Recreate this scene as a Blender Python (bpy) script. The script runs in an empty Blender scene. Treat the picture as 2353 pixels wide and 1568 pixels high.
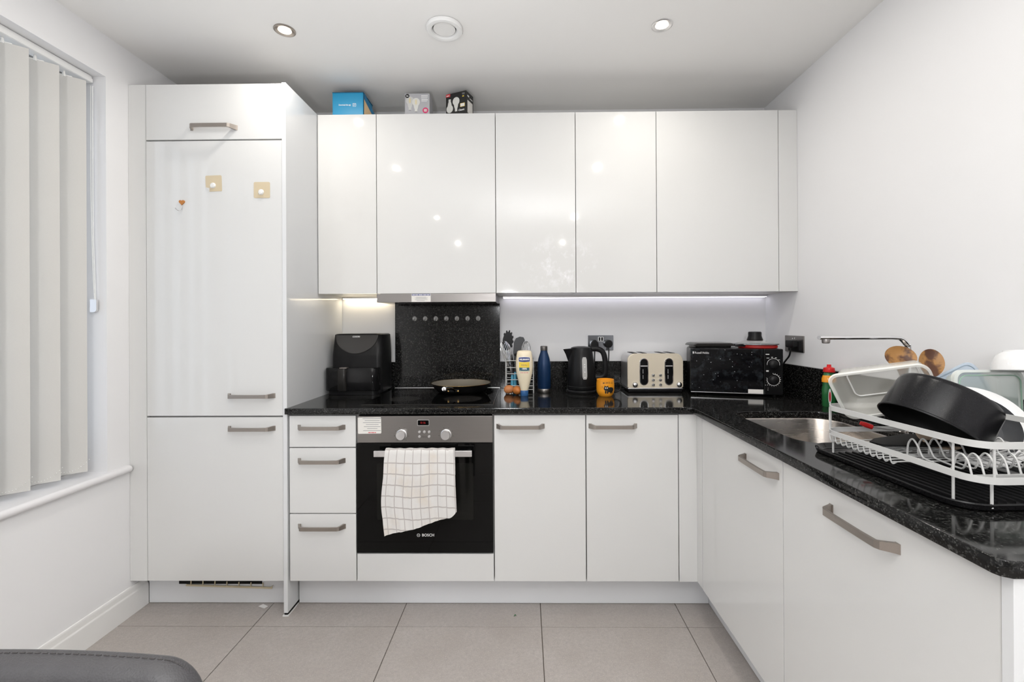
import bpy, bmesh, math, random
from mathutils import Vector, Matrix
random.seed(7)
PI = math.pi
SC = bpy.context.scene
COL = SC.collection

# ------------------------------------------------------------------ camera, world, lights, exposure
FPX, PX, PY = 1039.92, 1193.885, 744.307
YAW, PITCH, ROLL = .0113, .0012, -.0051
CAM = Vector((1.0376, -1.9658, 1.266))


def camera():
    r = Vector((math.cos(YAW), math.sin(YAW), 0)); f = Vector((-math.sin(YAW), math.cos(YAW), 0)); u = Vector((0, 0, 1))
    f2 = f * math.cos(PITCH) + u * math.sin(PITCH); u2 = u * math.cos(PITCH) - f * math.sin(PITCH)
    r3 = r * math.cos(ROLL) + u2 * math.sin(ROLL); u3 = u2 * math.cos(ROLL) - r * math.sin(ROLL)
    cd = bpy.data.cameras.new('camera'); co = bpy.data.objects.new('camera', cd); COL.objects.link(co)
    cd.sensor_fit = 'HORIZONTAL'; cd.sensor_width = 36; cd.lens = FPX / 2353 * 36
    cd.shift_x = (1176.5 - PX) / 2353; cd.shift_y = (PY - 784) / 2353; cd.clip_start = .02
    m = Matrix.Identity(4)
    for i in range(3):
        m[i][0], m[i][1], m[i][2], m[i][3] = r3[i], u3[i], -f2[i], CAM[i]
    co.matrix_world = m; SC.camera = co


camera()
W = bpy.data.worlds.new('sky'); SC.world = W; W.use_nodes = True
bg = W.node_tree.nodes['Background']; bg.inputs[0].default_value = (.80, .88, 1, 1); bg.inputs[1].default_value = 1.6
SC.view_settings.view_transform = 'Standard'; SC.view_settings.look = 'None'
SC.view_settings.exposure = -0.12; SC.view_settings.gamma = 1; SC.view_settings.use_curve_mapping = False


def area(name, loc, target, size, power, color=(1, 1, 1), shape='DISK', spread=180):
    l = bpy.data.lights.new(name, 'AREA'); l.shape = shape; l.size = size; l.energy = power; l.color = color
    l.spread = math.radians(spread)
    o = bpy.data.objects.new(name, l); COL.objects.link(o); o.location = loc
    o.rotation_euler = (Vector(target) - Vector(loc)).to_track_quat('-Z', 'Y').to_euler()
    return o


# photographer's flash: a bare bulb beside the camera and a part bounced off the ceiling
fl = bpy.data.lights.new('flash_bare_bulb', 'POINT'); fl.energy = 56; fl.shadow_soft_size = .13; fl.color = (.975, .985, 1)
fo = bpy.data.objects.new('flash_bare_bulb', fl); COL.objects.link(fo); fo.location = (.85, -2.95, 1.53)
area('bounce_uplight', (1.2, -2.15, 1.55), (1.2, -2.12, 2.48), .2, 26, (.975, .985, 1), spread=112)
area('bounce_uplight', (.70, -1.55, 1.16), (.70, -1.45, 2.48), .25, 12, (.975, .985, 1), spread=132)  # second unseen uplight, added only to brighten the ceiling
# recessed ceiling lamps, those in view and the ones behind the camera
for lx in (.059, 1.601):
    for ly in (-.121, -.92, -2.52, -4.12):
        area('downlight_lamp', (lx, ly, 2.468), (lx, ly, 0), .038, 3.5, (1, .95, .88))


# ------------------------------------------------------------------ helpers
class FR:
    """a frame: origin, first axis, second axis; the normal is first x second"""
    def __init__(s, o, a=(1, 0, 0), b=(0, 0, 1)):
        s.o = Vector(o); s.a = Vector(a).normalized(); b = Vector(b)
        s.b = (b - s.a * b.dot(s.a)).normalized(); s.n = s.a.cross(s.b)

    def __call__(s, u, v, w=0):
        return s.o + s.a * u + s.b * v + s.n * w


UP = lambda o=(0, 0, 0): FR(o, (1, 0, 0), (0, 1, 0))
FT = lambda o=(0, 0, 0): FR(o, (1, 0, 0), (0, 0, 1))       # faces -y (towards the camera)
LF = lambda o=(0, 0, 0): FR(o, (0, -1, 0), (0, 0, 1))      # faces -x

MW = {}
BEV = set()


def B():
    return bmesh.new()


def bev(bm, faces, r, seg=2):
    es = {e for f in faces for e in f.edges}
    if r > 0:
        BEV.add(id(bm))
        bmesh.ops.bevel(bm, geom=list(es), offset=r, segments=seg, affect='EDGES', profile=.5, clamp_overlap=True)


def box(bm, x0, x1, y0, y1, z0, z1, r=0, seg=2, fr=None):
    P = [(x0, y0, z0), (x1, y0, z0), (x1, y1, z0), (x0, y1, z0), (x0, y0, z1), (x1, y0, z1), (x1, y1, z1), (x0, y1, z1)]
    if fr: P = [fr(*p) for p in P]
    v = [bm.verts.new(p) for p in P]
    fs = [bm.faces.new([v[i] for i in q]) for q in ((0, 3, 2, 1), (4, 5, 6, 7), (0, 1, 5, 4), (1, 2, 6, 5), (2, 3, 7, 6), (3, 0, 4, 7))]
    bev(bm, fs, r, seg)
    return bm


def loft(bm, rings, cap0=True, cap1=True, close=True):
    V = [[bm.verts.new(p) for p in r] for r in rings]
    n = len(V[0])
    for a, b in zip(V, V[1:]):
        for i in range(n if close else n - 1):
            j = (i + 1) % n
            try: bm.faces.new((a[i], a[j], b[j], b[i]))
            except ValueError: pass
    if cap0: bm.faces.new(list(reversed(V[0])))
    if cap1: bm.faces.new(V[-1])
    return bm


def prism(bm, poly, h0, h1, fr, r=0, seg=2):
    n = len(poly)
    a = [bm.verts.new(fr(u, v, h0)) for u, v in poly]; b = [bm.verts.new(fr(u, v, h1)) for u, v in poly]
    bm.faces.new(list(reversed(a))); top = bm.faces.new(b)
    for i in range(n):
        j = (i + 1) % n; bm.faces.new((a[i], a[j], b[j], b[i]))
    if r > 0:
        BEV.add(id(bm))
        bmesh.ops.bevel(bm, geom=list(top.edges), offset=r, segments=seg, affect='EDGES', profile=.5, clamp_overlap=True)
    return bm


def lathe(bm, prof, seg=32, fr=None, sx=1, sy=1, a0=0, a1=2 * PI):
    """prof: list of (radius, height) along the frame normal"""
    fr = fr or UP()
    full = abs(a1 - a0 - 2 * PI) < 1e-6
    N = seg if full else seg + 1
    R = []
    for r, h in prof:
        if r < 1e-6: R.append([bm.verts.new(fr(0, 0, h))])
        else: R.append([bm.verts.new(fr(r * sx * math.cos(a0 + (a1 - a0) * i / seg), r * sy * math.sin(a0 + (a1 - a0) * i / seg), h)) for i in range(N)])
    for a, b in zip(R, R[1:]):
        for i in range(seg):
            j = (i + 1) % N
            if len(a) == 1 and len(b) == 1: continue
            if len(a) == 1: bm.faces.new((a[0], b[j], b[i]))
            elif len(b) == 1: bm.faces.new((a[i], a[j], b[0]))
            else: bm.faces.new((a[i], a[j], b[j], b[i]))
    return bm


def tube(bm, pts, r, seg=8, closed=False, sec=None, up=None, caps=True):
    """sweep a circle (radius r, or one radius per point) or a section sec [(a,b)..] along pts"""
    P = [Vector(p) for p in pts]; n = len(P)
    rings = []; prev = None
    for i, p in enumerate(P):
        if closed: d = (P[(i + 1) % n] - P[i - 1])
        else: d = (P[min(i + 1, n - 1)] - P[max(i - 1, 0)])
        d.normalize()
        if up is not None: x = Vector(up)
        elif prev is None: x = Vector((0, 0, 1)) if abs(d.z) < .9 else Vector((1, 0, 0))
        else: x = prev
        x = (x - d * x.dot(d)).normalized(); prev = x; y = d.cross(x)
        if sec:
            k = 1
            if 0 < i < n - 1 or closed:
                e = (P[(i + 1) % n] - p).normalized(); k = 1 / max(.5, e.dot(d))
            rings.append([p + x * a + y * b * k for a, b in sec])
        else:
            rr = r[i] if isinstance(r, (list, tuple)) else r
            rings.append([p + (x * math.cos(2 * PI * k / seg) + y * math.sin(2 * PI * k / seg)) * rr for k in range(seg)])
    if closed: rings.append(rings[0])
    if closed:
        V = [[bm.verts.new(q) for q in rg] for rg in rings[:-1]]; V.append(V[0]); m = len(V[0])
        for a, b in zip(V, V[1:]):
            for i in range(m): bm.faces.new((a[i], a[(i + 1) % m], b[(i + 1) % m], b[i]))
    else: loft(bm, rings, caps, caps)
    return bm


def arc(cx, cy, r, a0, a1, n):
    return [(cx + r * math.cos(a0 + (a1 - a0) * i / n), cy + r * math.sin(a0 + (a1 - a0) * i / n)) for i in range(n + 1)]


def rrect(x0, x1, y0, y1, r, n=5):
    rs = r if isinstance(r, (list, tuple)) else (r, r, r, r)    # br, tr, tl, bl
    o = []
    for (cx, cy, a, q) in ((x1, y0, -PI / 2, rs[0]), (x1, y1, 0, rs[1]), (x0, y1, PI / 2, rs[2]), (x0, y0, PI, rs[3])):
        sx = -1 if cx == x1 else 1; sy = -1 if cy == y1 else 1
        q = max(q, 1e-5)
        o += arc(cx + sx * q, cy + sy * q, q, a, a + PI / 2, n)
    return o


def circle(cx, cy, r, n=24, ry=None):
    ry = ry or r
    return [(cx + r * math.cos(2 * PI * i / n), cy + ry * math.sin(2 * PI * i / n)) for i in range(n)]


def smooth_path(pts, k=6):
    P = [Vector(p) for p in pts]; o = []
    for i in range(len(P) - 1):
        p0, p1, p2, p3 = P[max(i - 1, 0)], P[i], P[i + 1], P[min(i + 2, len(P) - 1)]
        for j in range(k):
            t = j / k
            o.append(.5 * ((2 * p1) + (p2 - p0) * t + (2 * p0 - 5 * p1 + 4 * p2 - p3) * t * t + (3 * p1 - p0 - 3 * p2 + p3) * t ** 3))
    o.append(P[-1]); return o


def interp(tab, z):
    if z <= tab[0][0]: return tab[0][1]
    for (a, b), (c, d) in zip(tab, tab[1:]):
        if z <= c: return b + (d - b) * (z - a) / (c - a)
    return tab[-1][1]


def mk(name, bm, mat, parent=None, world=True, ang=38, label=None, cat=None, group=None, kind=None):
    """link a bmesh as ONE mesh object; vertices are given in world space unless world is False"""
    bmesh.ops.recalc_face_normals(bm, faces=bm.faces)
    lim = math.radians(ang)
    for f in bm.faces: f.smooth = True
    for e in bm.edges:
        e.smooth = len(e.link_faces) == 2 and e.calc_face_angle(0) < lim
    o_loc = None
    if parent is not None:
        if world: bmesh.ops.transform(bm, matrix=MW[parent.name].inverted(), verts=bm.verts)
        MWn = MW[parent.name]
    else:
        xs = [v.co.x for v in bm.verts]; ys = [v.co.y for v in bm.verts]; zs = [v.co.z for v in bm.verts]
        o_loc = Vector(((min(xs) + max(xs)) / 2, (min(ys) + max(ys)) / 2, min(zs)))
        bmesh.ops.translate(bm, vec=-o_loc, verts=bm.verts); MWn = Matrix.Translation(o_loc)
    wn = id(bm) in BEV; BEV.discard(id(bm))
    me = bpy.data.meshes.new(name); bm.to_mesh(me); bm.free()
    for m in (mat if isinstance(mat, (list, tuple)) else [mat]): me.materials.append(m)
    o = bpy.data.objects.new(name, me); COL.objects.link(o)
    if parent is not None: o.parent = parent
    else: o.location = o_loc
    MW[o.name] = MWn
    if wn:
        md = o.modifiers.new('flat_faces', 'WEIGHTED_NORMAL'); md.keep_sharp = True; md.weight = 100
    tag(o, label, cat, group, kind)
    return o


def tag(o, label=None, cat=None, group=None, kind=None):
    for k, v in (('label', label), ('category', cat), ('group', group), ('kind', kind)):
        if v: o[k] = v
    return o


def thing(name, label, cat, loc=(0, 0, 0), rz=0, group=None, rot=None):
    o = bpy.data.objects.new(name, None); COL.objects.link(o); o.empty_display_size = .05
    o.location = loc
    o.rotation_euler = rot or (0, 0, rz)
    from mathutils import Euler
    MW[o.name] = Matrix.Translation(Vector(loc)) @ Euler(rot or (0, 0, rz)).to_matrix().to_4x4()
    return tag(o, label, cat, group)


def struct(name):
    o = bpy.data.objects.new(name, None); COL.objects.link(o); MW[o.name] = Matrix.Identity(4); o['kind'] = 'structure'
    return o


def text_bm(body, size, align='CENTER', bold=0.0, sx=1.0):
    cu = bpy.data.curves.new('t', 'FONT'); cu.body = body; cu.size = size; cu.align_x = align; cu.align_y = 'CENTER'
    cu.extrude = 0; cu.offset = bold; cu.resolution_u = 3
    ob = bpy.data.objects.new('t', cu); me = bpy.data.meshes.new_from_object(ob)
    bm = bmesh.new(); bm.from_mesh(me)
    for v in bm.verts: v.co.x *= sx
    bpy.data.objects.remove(ob); bpy.data.curves.remove(cu); bpy.data.meshes.remove(me)
    return bm


def put(bm, fn):
    for v in bm.verts: v.co = fn(v.co.x, v.co.y)
    return bm


def flat(bm, poly, fn):
    """a thin flat print: polygon mapped by fn(u, v)"""
    bm.faces.new([bm.verts.new(fn(u, v)) for u, v in poly]); return bm


def bars(bm, fn, rects):
    for x0, x1, y0, y1 in rects: flat(bm, [(x0, y0), (x1, y0), (x1, y1), (x0, y1)], fn)
    return bm


# ------------------------------------------------------------------ materials
def mat(name, col=(.8, .8, .8), rough=.5, metal=0, spec=.5, trans=0, ior=1.45, coat=0, emit=None, es=0, alpha=1, sss=0):
    m = bpy.data.materials.new(name); m.use_nodes = True
    b = m.node_tree.nodes['Principled BSDF']; I = b.inputs
    I['Base Color'].default_value = (*col, 1); I['Roughness'].default_value = rough; I['Metallic'].default_value = metal
    I['Specular IOR Level'].default_value = spec; I['IOR'].default_value = ior; I['Transmission Weight'].default_value = trans
    I['Coat Weight'].default_value = coat; I['Alpha'].default_value = alpha
    if emit: I['Emission Color'].default_value = (*emit, 1); I['Emission Strength'].default_value = es
    m['b'] = 1
    return m


class N:
    def __init__(s, m): s.m = m; s.t = m.node_tree; s.b = s.t.nodes['Principled BSDF']
    def n(s, typ, **k):
        x = s.t.nodes.new(typ)
        for a, v in k.items():
            if a.startswith('i_'): x.inputs[a[2:].replace('_', ' ')].default_value = v
            else: setattr(x, a, v)
        return x
    def l(s, a, b): s.t.links.new(a, b)
    def pos(s, scale=(1, 1, 1)):
        g = s.n('ShaderNodeNewGeometry'); mp = s.n('ShaderNodeMapping'); mp.inputs['Scale'].default_value = scale
        s.l(g.outputs['Position'], mp.inputs['Vector']); return mp.outputs['Vector']
    def ocoord(s, scale=(1, 1, 1)):
        g = s.n('ShaderNodeTexCoord'); mp = s.n('ShaderNodeMapping'); mp.inputs['Scale'].default_value = scale
        s.l(g.outputs['Object'], mp.inputs['Vector']); return mp.outputs['Vector']
    def noise(s, vec, scale, detail=3, rough=.5):
        x = s.n('ShaderNodeTexNoise'); x.inputs['Scale'].default_value = scale; x.inputs['Detail'].default_value = detail
        x.inputs['Roughness'].default_value = rough; s.l(vec, x.inputs['Vector']); return x.outputs['Fac']
    def voro(s, vec, scale, feat='F1', rnd=1):
        x = s.n('ShaderNodeTexVoronoi'); x.feature = feat; x.inputs['Scale'].default_value = scale
        x.inputs['Randomness'].default_value = rnd; s.l(vec, x.inputs['Vector']); return x
    def ramp(s, fac, stops, interp='LINEAR'):
        x = s.n('ShaderNodeValToRGB'); cr = x.color_ramp; cr.interpolation = interp
        while len(cr.elements) < len(stops): cr.elements.new(.5)
        for e, (p, c) in zip(cr.elements, stops): e.position = p; e.color = (*c, 1) if len(c) == 3 else c
        s.l(fac, x.inputs['Fac']); return x.outputs['Color']
    def mix(s, fac, a, b, mode='MIX'):
        x = s.n('ShaderNodeMix'); x.data_type = 'RGBA'; x.blend_type = mode
        for sock, v in ((x.inputs['Factor'], fac), (x.inputs['A'], a), (x.inputs['B'], b)):
            pass
        ins = {'F': x.inputs[0], 'A': x.inputs[6], 'B': x.inputs[7]}
        for k, v in (('F', fac), ('A', a), ('B', b)):
            if isinstance(v, (int, float)): ins[k].default_value = v
            elif isinstance(v, tuple): ins[k].default_value = (*v, 1)
            else: s.l(v, ins[k])
        return x.outputs[2]
    def math(s, op, a, b=0):
        x = s.n('ShaderNodeMath'); x.operation = op
        for i, v in enumerate((a, b)):
            if isinstance(v, (int, float)): x.inputs[i].default_value = v
            else: s.l(v, x.inputs[i])
        return x.outputs[0]
    def base(s, c): s.l(c, s.b.inputs['Base Color'])
    def rough(s, c): s.l(c, s.b.inputs['Roughness'])
    def bump(s, h, strength=.2, dist=.002):
        x = s.n('ShaderNodeBump'); x.inputs['Strength'].default_value = strength; x.inputs['Distance'].default_value = dist
        s.l(h, x.inputs['Height']); s.l(x.outputs['Normal'], s.b.inputs['Normal'])


def paint(name, c, rough=.6):
    m = mat(name, c, rough); n = N(m); p = n.pos()
    f = n.noise(p, 2.2, 3); d = tuple(v * .965 for v in c)
    n.base(n.mix(f, c, d)); n.bump(n.noise(p, 260, 2), .05, .001); return m


M = {}
M['wall'] = paint('wall_paint', (.845, .843, .85))
M['ceil'] = paint('ceiling_paint', (.88, .872, .855), .75)
M['trimw'] = paint('gloss_wood_paint', (.82, .815, .80), .3)
M['sill'] = paint('sill_paint', (.80, .79, .80), .35)


def gloss_white():
    m = mat('gloss_white_door', (.80, .80, .785), .07); n = N(m); p = n.pos()
    f = n.noise(p, 3, 4); n.base(n.mix(f, (.715, .715, .705), (.695, .695, .685)))
    g = n.noise(n.pos((1, 1, .6)), 9, 8, .7); n.rough(n.ramp(g, [(.4, (.035,) * 3), (.68, (.09,) * 3)])); return m


M['gloss'] = gloss_white()


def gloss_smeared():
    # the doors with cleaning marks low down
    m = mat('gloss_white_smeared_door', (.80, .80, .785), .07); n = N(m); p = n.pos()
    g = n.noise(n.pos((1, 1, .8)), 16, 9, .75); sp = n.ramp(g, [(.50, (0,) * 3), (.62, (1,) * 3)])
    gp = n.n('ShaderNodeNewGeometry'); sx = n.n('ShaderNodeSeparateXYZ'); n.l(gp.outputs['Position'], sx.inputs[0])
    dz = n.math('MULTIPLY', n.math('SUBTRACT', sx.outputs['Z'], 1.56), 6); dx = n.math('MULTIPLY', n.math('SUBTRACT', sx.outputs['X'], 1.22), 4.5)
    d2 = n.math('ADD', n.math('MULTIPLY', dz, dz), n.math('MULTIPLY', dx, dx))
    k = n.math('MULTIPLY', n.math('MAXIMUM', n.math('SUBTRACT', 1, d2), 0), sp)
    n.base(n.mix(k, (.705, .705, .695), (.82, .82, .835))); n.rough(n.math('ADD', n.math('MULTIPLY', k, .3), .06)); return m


M['gloss2'] = gloss_smeared()
M['carc'] = mat('cabinet_carcass', (.42, .41, .40), .5)  # mid-grey puts the shade of the gaps between fronts into the colour
M['carcw'] = mat('cabinet_underside', (.74, .73, .70), .4)
M['panel'] = mat('gloss_white_panel', (.73, .74, .75), .08)
M['plinth'] = mat('white_plinth', (.76, .77, .79), .16)


def granite():
    m = mat('black_granite', (.008, .008, .009), .09, spec=.38); n = N(m); p = n.pos()
    v = n.voro(p, 380); w = n.noise(p, 120, 4, .7); w2 = n.noise(p, 420, 2, .6)
    cell = n.n('ShaderNodeSeparateColor'); n.l(v.outputs['Color'], cell.inputs[0])
    k = n.math('MULTIPLY', n.ramp(cell.outputs[0], [(.55, (0,) * 3), (.95, (1,) * 3)]), n.ramp(w, [(.42, (0,) * 3), (.66, (1,) * 3)]))
    fine = n.ramp(w2, [(.52, (0,) * 3), (.72, (.5,) * 3)])
    c = n.mix(k, (.005, .005, .005), (.095, .095, .09)); c = n.mix(n.math('MULTIPLY', fine, .2), c, (.05, .05, .05))
    n.base(c); return m


M['granite'] = granite()


def tile_mat():
    m = mat('grey_floor_tile', (.36, .325, .30), .42); n = N(m); p = n.pos()
    a = n.noise(p, 5, 6, .65); b = n.noise(p, 70, 5, .7); c = n.noise(p, 260, 2, .6)
    col = n.ramp(a, [(.3, (.375, .335, .305)), (.7, (.455, .42, .395))])
    col = n.mix(n.ramp(b, [(.36, (0,) * 3), (.66, (.75,) * 3)]), col, (.345, .315, .295))
    col = n.mix(n.ramp(c, [(.56, (0,) * 3), (.70, (.7,) * 3)]), col, (.56, .53, .50))
    oi = n.n('ShaderNodeObjectInfo'); col = n.mix(n.math('MULTIPLY', oi.outputs['Random'], .12), col, (.36, .33, .31))
    n.base(col); n.rough(n.ramp(b, [(.3, (.36,) * 3), (.7, (.5,) * 3)])); n.bump(b, .05, .001); return m


M['tile'] = tile_mat()
M['grout'] = mat('dark_grout', (.12, .10, .085), .8)


def brushed(name, c, r=.3, sc=(4, 4, 400), lo=.9):
    m = mat(name, c, r, 1); n = N(m); f = n.noise(n.pos(sc), 3, 3)
    n.base(n.mix(f, c, tuple(x * lo for x in c))); n.rough(n.ramp(f, [(.3, (r * .85,) * 3), (.7, (r * 1.2,) * 3)])); return m


M['nickel'] = brushed('brushed_nickel', (.40, .36, .325), .36, (300, 4, 300))
M['steel'] = brushed('brushed_steel', (.30, .283, .272), .34, (3, 300, 500))
M['steels'] = brushed('sink_steel', (.50, .46, .42), .24, (5, 5, 60), .94)
M['chrome'] = mat('chrome', (.78, .78, .79), .08, 1)
M['chromed'] = mat('dark_chrome', (.22, .23, .25), .14, 1)
M['satin'] = mat('satin_silver', (.74, .73, .73), .28, .85)
M['black'] = mat('black_plastic', (.009, .009, .0095), .3, spec=.22)
M['blackg'] = mat('gloss_black_plastic', (.007, .007, .0075), .1, spec=.3)
M['charc'] = mat('charcoal_gloss', (.02, .019, .018), .16, spec=.3)
M['touch'] = mat('smoky_touch_panel', (.030, .028, .026), .2, spec=.5)
M['blackm'] = mat('matt_black', (.007, .007, .007), .5, spec=.2)
M['glassb'] = mat('black_glass', (.003, .003, .003), .035, spec=.22)
M['ovenwin'] = mat('oven_window_glass', (.009, .009, .008), .05, spec=.22)
M['white'] = mat('white_plastic', (.80, .80, .79), .35)
M['enamel'] = mat('white_coated_wire', (.56, .56, .55), .3)
M['label'] = mat('white_label', (.78, .76, .72), .5)
M['print'] = mat('grey_print', (.28, .28, .29), .6)
M['printw'] = mat('white_print', (.85, .85, .84), .5)
M['printk'] = mat('black_print', (.01, .01, .01), .5)
M['navy'] = mat('navy_print', (.03, .05, .20), .45)
M['cream'] = mat('cream_enamel', (.66, .59, .47), .22)
M['mayo'] = mat('mayonnaise_bottle', (.80, .70, .52), .28, sss=.1)
M['yellow'] = mat('yellow_print', (.82, .60, .06), .4)
M['teal'] = mat('dark_teal_print', (.03, .11, .16), .4)
M['bluep'] = mat('blue_cap', (.035, .12, .30), .3)
M['bottle'] = mat('navy_metal_bottle', (.006, .030, .092), .33, .25)
M['orange'] = mat('orange_glaze', (.84, .33, .022), .15)
M['turq'] = mat('turquoise_handle', (.09, .36, .52), .35)
M['dgrey'] = mat('dark_grey_nylon', (.055, .057, .062), .42)
M['grill'] = mat('cream_plastic', (.62, .54, .38), .5)
M['blue'] = mat('blue_carton', (.012, .27, .50), .4)
M['blued'] = mat('dark_blue_carton', (.01, .10, .20), .45)
M['cardb'] = mat('brown_card', (.42, .30, .17), .8)
M['greyb'] = mat('grey_carton', (.42, .42, .44), .35)
M['blackb'] = mat('black_carton', (.012, .012, .011), .35)
M['red'] = mat('red_plastic', (.62, .02, .02), .3)
M['pink'] = mat('crimson_print', (.62, .04, .14), .4)
M['redp'] = mat('red_print', (.60, .04, .05), .4)
M['frost'] = mat('frosted_print', (.66, .66, .62), .4)
M['frostd'] = mat('grey_frosted_print', (.56, .56, .54), .4)
M['soapg'] = mat('green_soap_bottle', (.03, .20, .06), .15, trans=.4)
M['gold'] = mat('gold_brass', (.72, .46, .16), .25, 1)
M['bead'] = mat('white_bead', (.85, .85, .83), .3)
M['paper'] = mat('paper', (.82, .81, .79), .6)
M['pandark'] = mat('non_stick_pan', (.010, .010, .010), .34, spec=.3)
M['panin'] = mat('worn_pan_inside', (.30, .27, .22), .42, .5)
M['beige'] = mat('beige_plastic', (.62, .48, .36), .35)
M['porc'] = mat('white_porcelain', (.80, .80, .80), .12)
M['rubber'] = mat('red_silicone', (.60, .025, .02), .32)
M['lamp'] = mat('lamp_glow', (1, .95, .88), .4, emit=(1, .90, .76), es=14)
M['led'] = mat('led_warm_strip', (.9, .9, .85), .4, emit=(1, .86, .62), es=9)
M['ledc'] = mat('led_cool_strip', (.9, .9, .92), .4, emit=(.90, .88, 1), es=1.9)
M['disp'] = mat('red_digits', (.3, .01, .01), .4, emit=(1, .03, .02), es=.12)


def thinclear(name, col, alpha, rough=.12):
    m = mat(name, col, rough, alpha=alpha); return m


M['tub'] = thinclear('frosted_clear_plastic', (.78, .77, .71), .50, .22)
M['glass'] = thinclear('clear_lid_glass', (.72, .76, .74), .35, .04)
M['gbox'] = thinclear('pale_green_clear_plastic', (.74, .82, .77), .55, .15)
M['gseal'] = thinclear('green_tinted_rim', (.36, .55, .42), .8, .2)
M['bclear'] = thinclear('pale_blue_clear_plastic', (.66, .76, .88), .66, .12)
M['bedge'] = mat('blue_grey_edge', (.30, .38, .46), .3)
M['hookc'] = thinclear('clear_hook_plastic', (.8, .8, .78), .35, .1)
M['amber'] = mat('yellowed_adhesive', (.62, .52, .36), .25)
M['pane'] = mat('window_glass', (1, 1, 1), .0, trans=1, ior=1.02)


def wood(name, c, d):
    m = mat(name, c, .4); n = N(m); f = n.noise(n.pos((1, 1, .25)), 60, 5); g = n.noise(n.pos(), 24, 3, .6)
    n.base(n.mix(n.ramp(g, [(.46, (0,) * 3), (.60, (1,) * 3)]), n.mix(f, c, tuple(x * .7 for x in c)), d)); return m


M['wood'] = wood("oiled_wood", (.38, .185, .05), (.075, .026, .010))
M['heart'] = wood('orange_wood', (.58, .24, .05), (.52, .20, .045))


def fabric():
    m = mat('blind_fabric', (.60, .59, .565), .85); n = N(m)
    f = n.noise(n.pos((1, 60, 260)), 4, 3); g = n.noise(n.pos((1, 400, 60)), 4, 2)
    n.base(n.mix(n.math('MULTIPLY', n.math('ADD', f, g), .5), (.64, .63, .605), (.56, .55, .525))); return m


M['blind'] = fabric()


def leather():
    m = mat('grey_leather', (.115, .112, .118), .42); n = N(m); p = n.pos()
    v = n.voro(p, 420); n.bump(v.outputs['Distance'], .35, .0012)
    n.base(n.mix(n.noise(p, 30, 4), (.050, .049, .053), (.075, .073, .077))); return m


M['leather'] = leather()
M['thread'] = mat('dark_thread', (.05, .045, .045), .7)


def towel():
    # cream tea towel with a woven grey check, laid out in the cloth's own UV
    m = mat('checked_towel', (.78, .76, .73), .9); n = N(m)
    tc = n.n('ShaderNodeTexCoord'); s = n.n('ShaderNodeSeparateXYZ'); n.l(tc.outputs['UV'], s.inputs[0])
    def line(c, per, w):
        f = n.math('FRACT', n.math('MULTIPLY', c, per)); return n.math('LESS_THAN', n.math('ABSOLUTE', n.math('SUBTRACT', f, .5)), w)
    k = n.math('MAXIMUM', line(s.outputs['X'], 8.6, .045), line(s.outputs['Y'], 7.6, .055))
    st = n.noise(n.pos(), 9, 4, .6); stain = n.ramp(st, [(.52, (0,) * 3), (.75, (.55,) * 3)])
    c = n.mix(stain, (.70, .685, .665), (.66, .57, .46)); n.base(n.mix(n.math('MULTIPLY', k, .85), c, (.42, .385, .37)))
    n.bump(n.noise(n.pos(), 420, 2), .35, .002); return m


M['towel'] = towel()


def microglass():
    m = mat('splashed_black_glass', (.004, .004, .005), .06, spec=.3); n = N(m); p = n.pos()
    v = n.voro(p, 95); r = n.n('ShaderNodeSeparateColor'); n.l(v.outputs['Color'], r.inputs[0])
    dots = n.math('MULTIPLY', n.math('LESS_THAN', v.outputs['Distance'], .16), n.math('GREATER_THAN', r.outputs[0], .86))
    g = n.noise(p, 26, 6, .7); sm = n.ramp(g, [(.52, (0,) * 3), (.72, (.16,) * 3)])
    c = n.mix(sm, (.004, .004, .005), (.13, .16, .18)); n.base(n.mix(n.math('MULTIPLY', dots, .7), c, (.55, .58, .6))); return m


M['mwglass'] = microglass()


def pan_flake():
    m = mat('speckled_black_pan', (.006, .006, .007), .21, spec=.26); n = N(m); p = n.pos()
    n.base(n.mix(n.ramp(n.noise(p, 900, 2), [(.6, (0,) * 3), (.72, (.35,) * 3)]), (.006, .006, .007), (.08, .08, .09)))
    n.bump(n.noise(p, 700, 2), .15, .001); return m


M['pan'] = pan_flake()
def egg_m(name, c):
    m = mat(name, c, .42); n = N(m); n.base(n.mix(n.noise(n.pos(), 90, 4), c, tuple(x * .86 for x in c))); return m
M['egg'] = egg_m('brown_eggshell', (.60, .235, .085)); M['egg2'] = egg_m('brown_orange_eggshell', (.60, .20, .045))

# ------------------------------------------------------------------ room shell
XL, XR, YB, YF, ZC = -.70, 2.395, .60, -5.2, 2.479
SILLZ, HEADZ, RY0, RY1, RXD = .660, 2.305, -.104, -1.52, -.86     # window opening in the left wall


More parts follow.
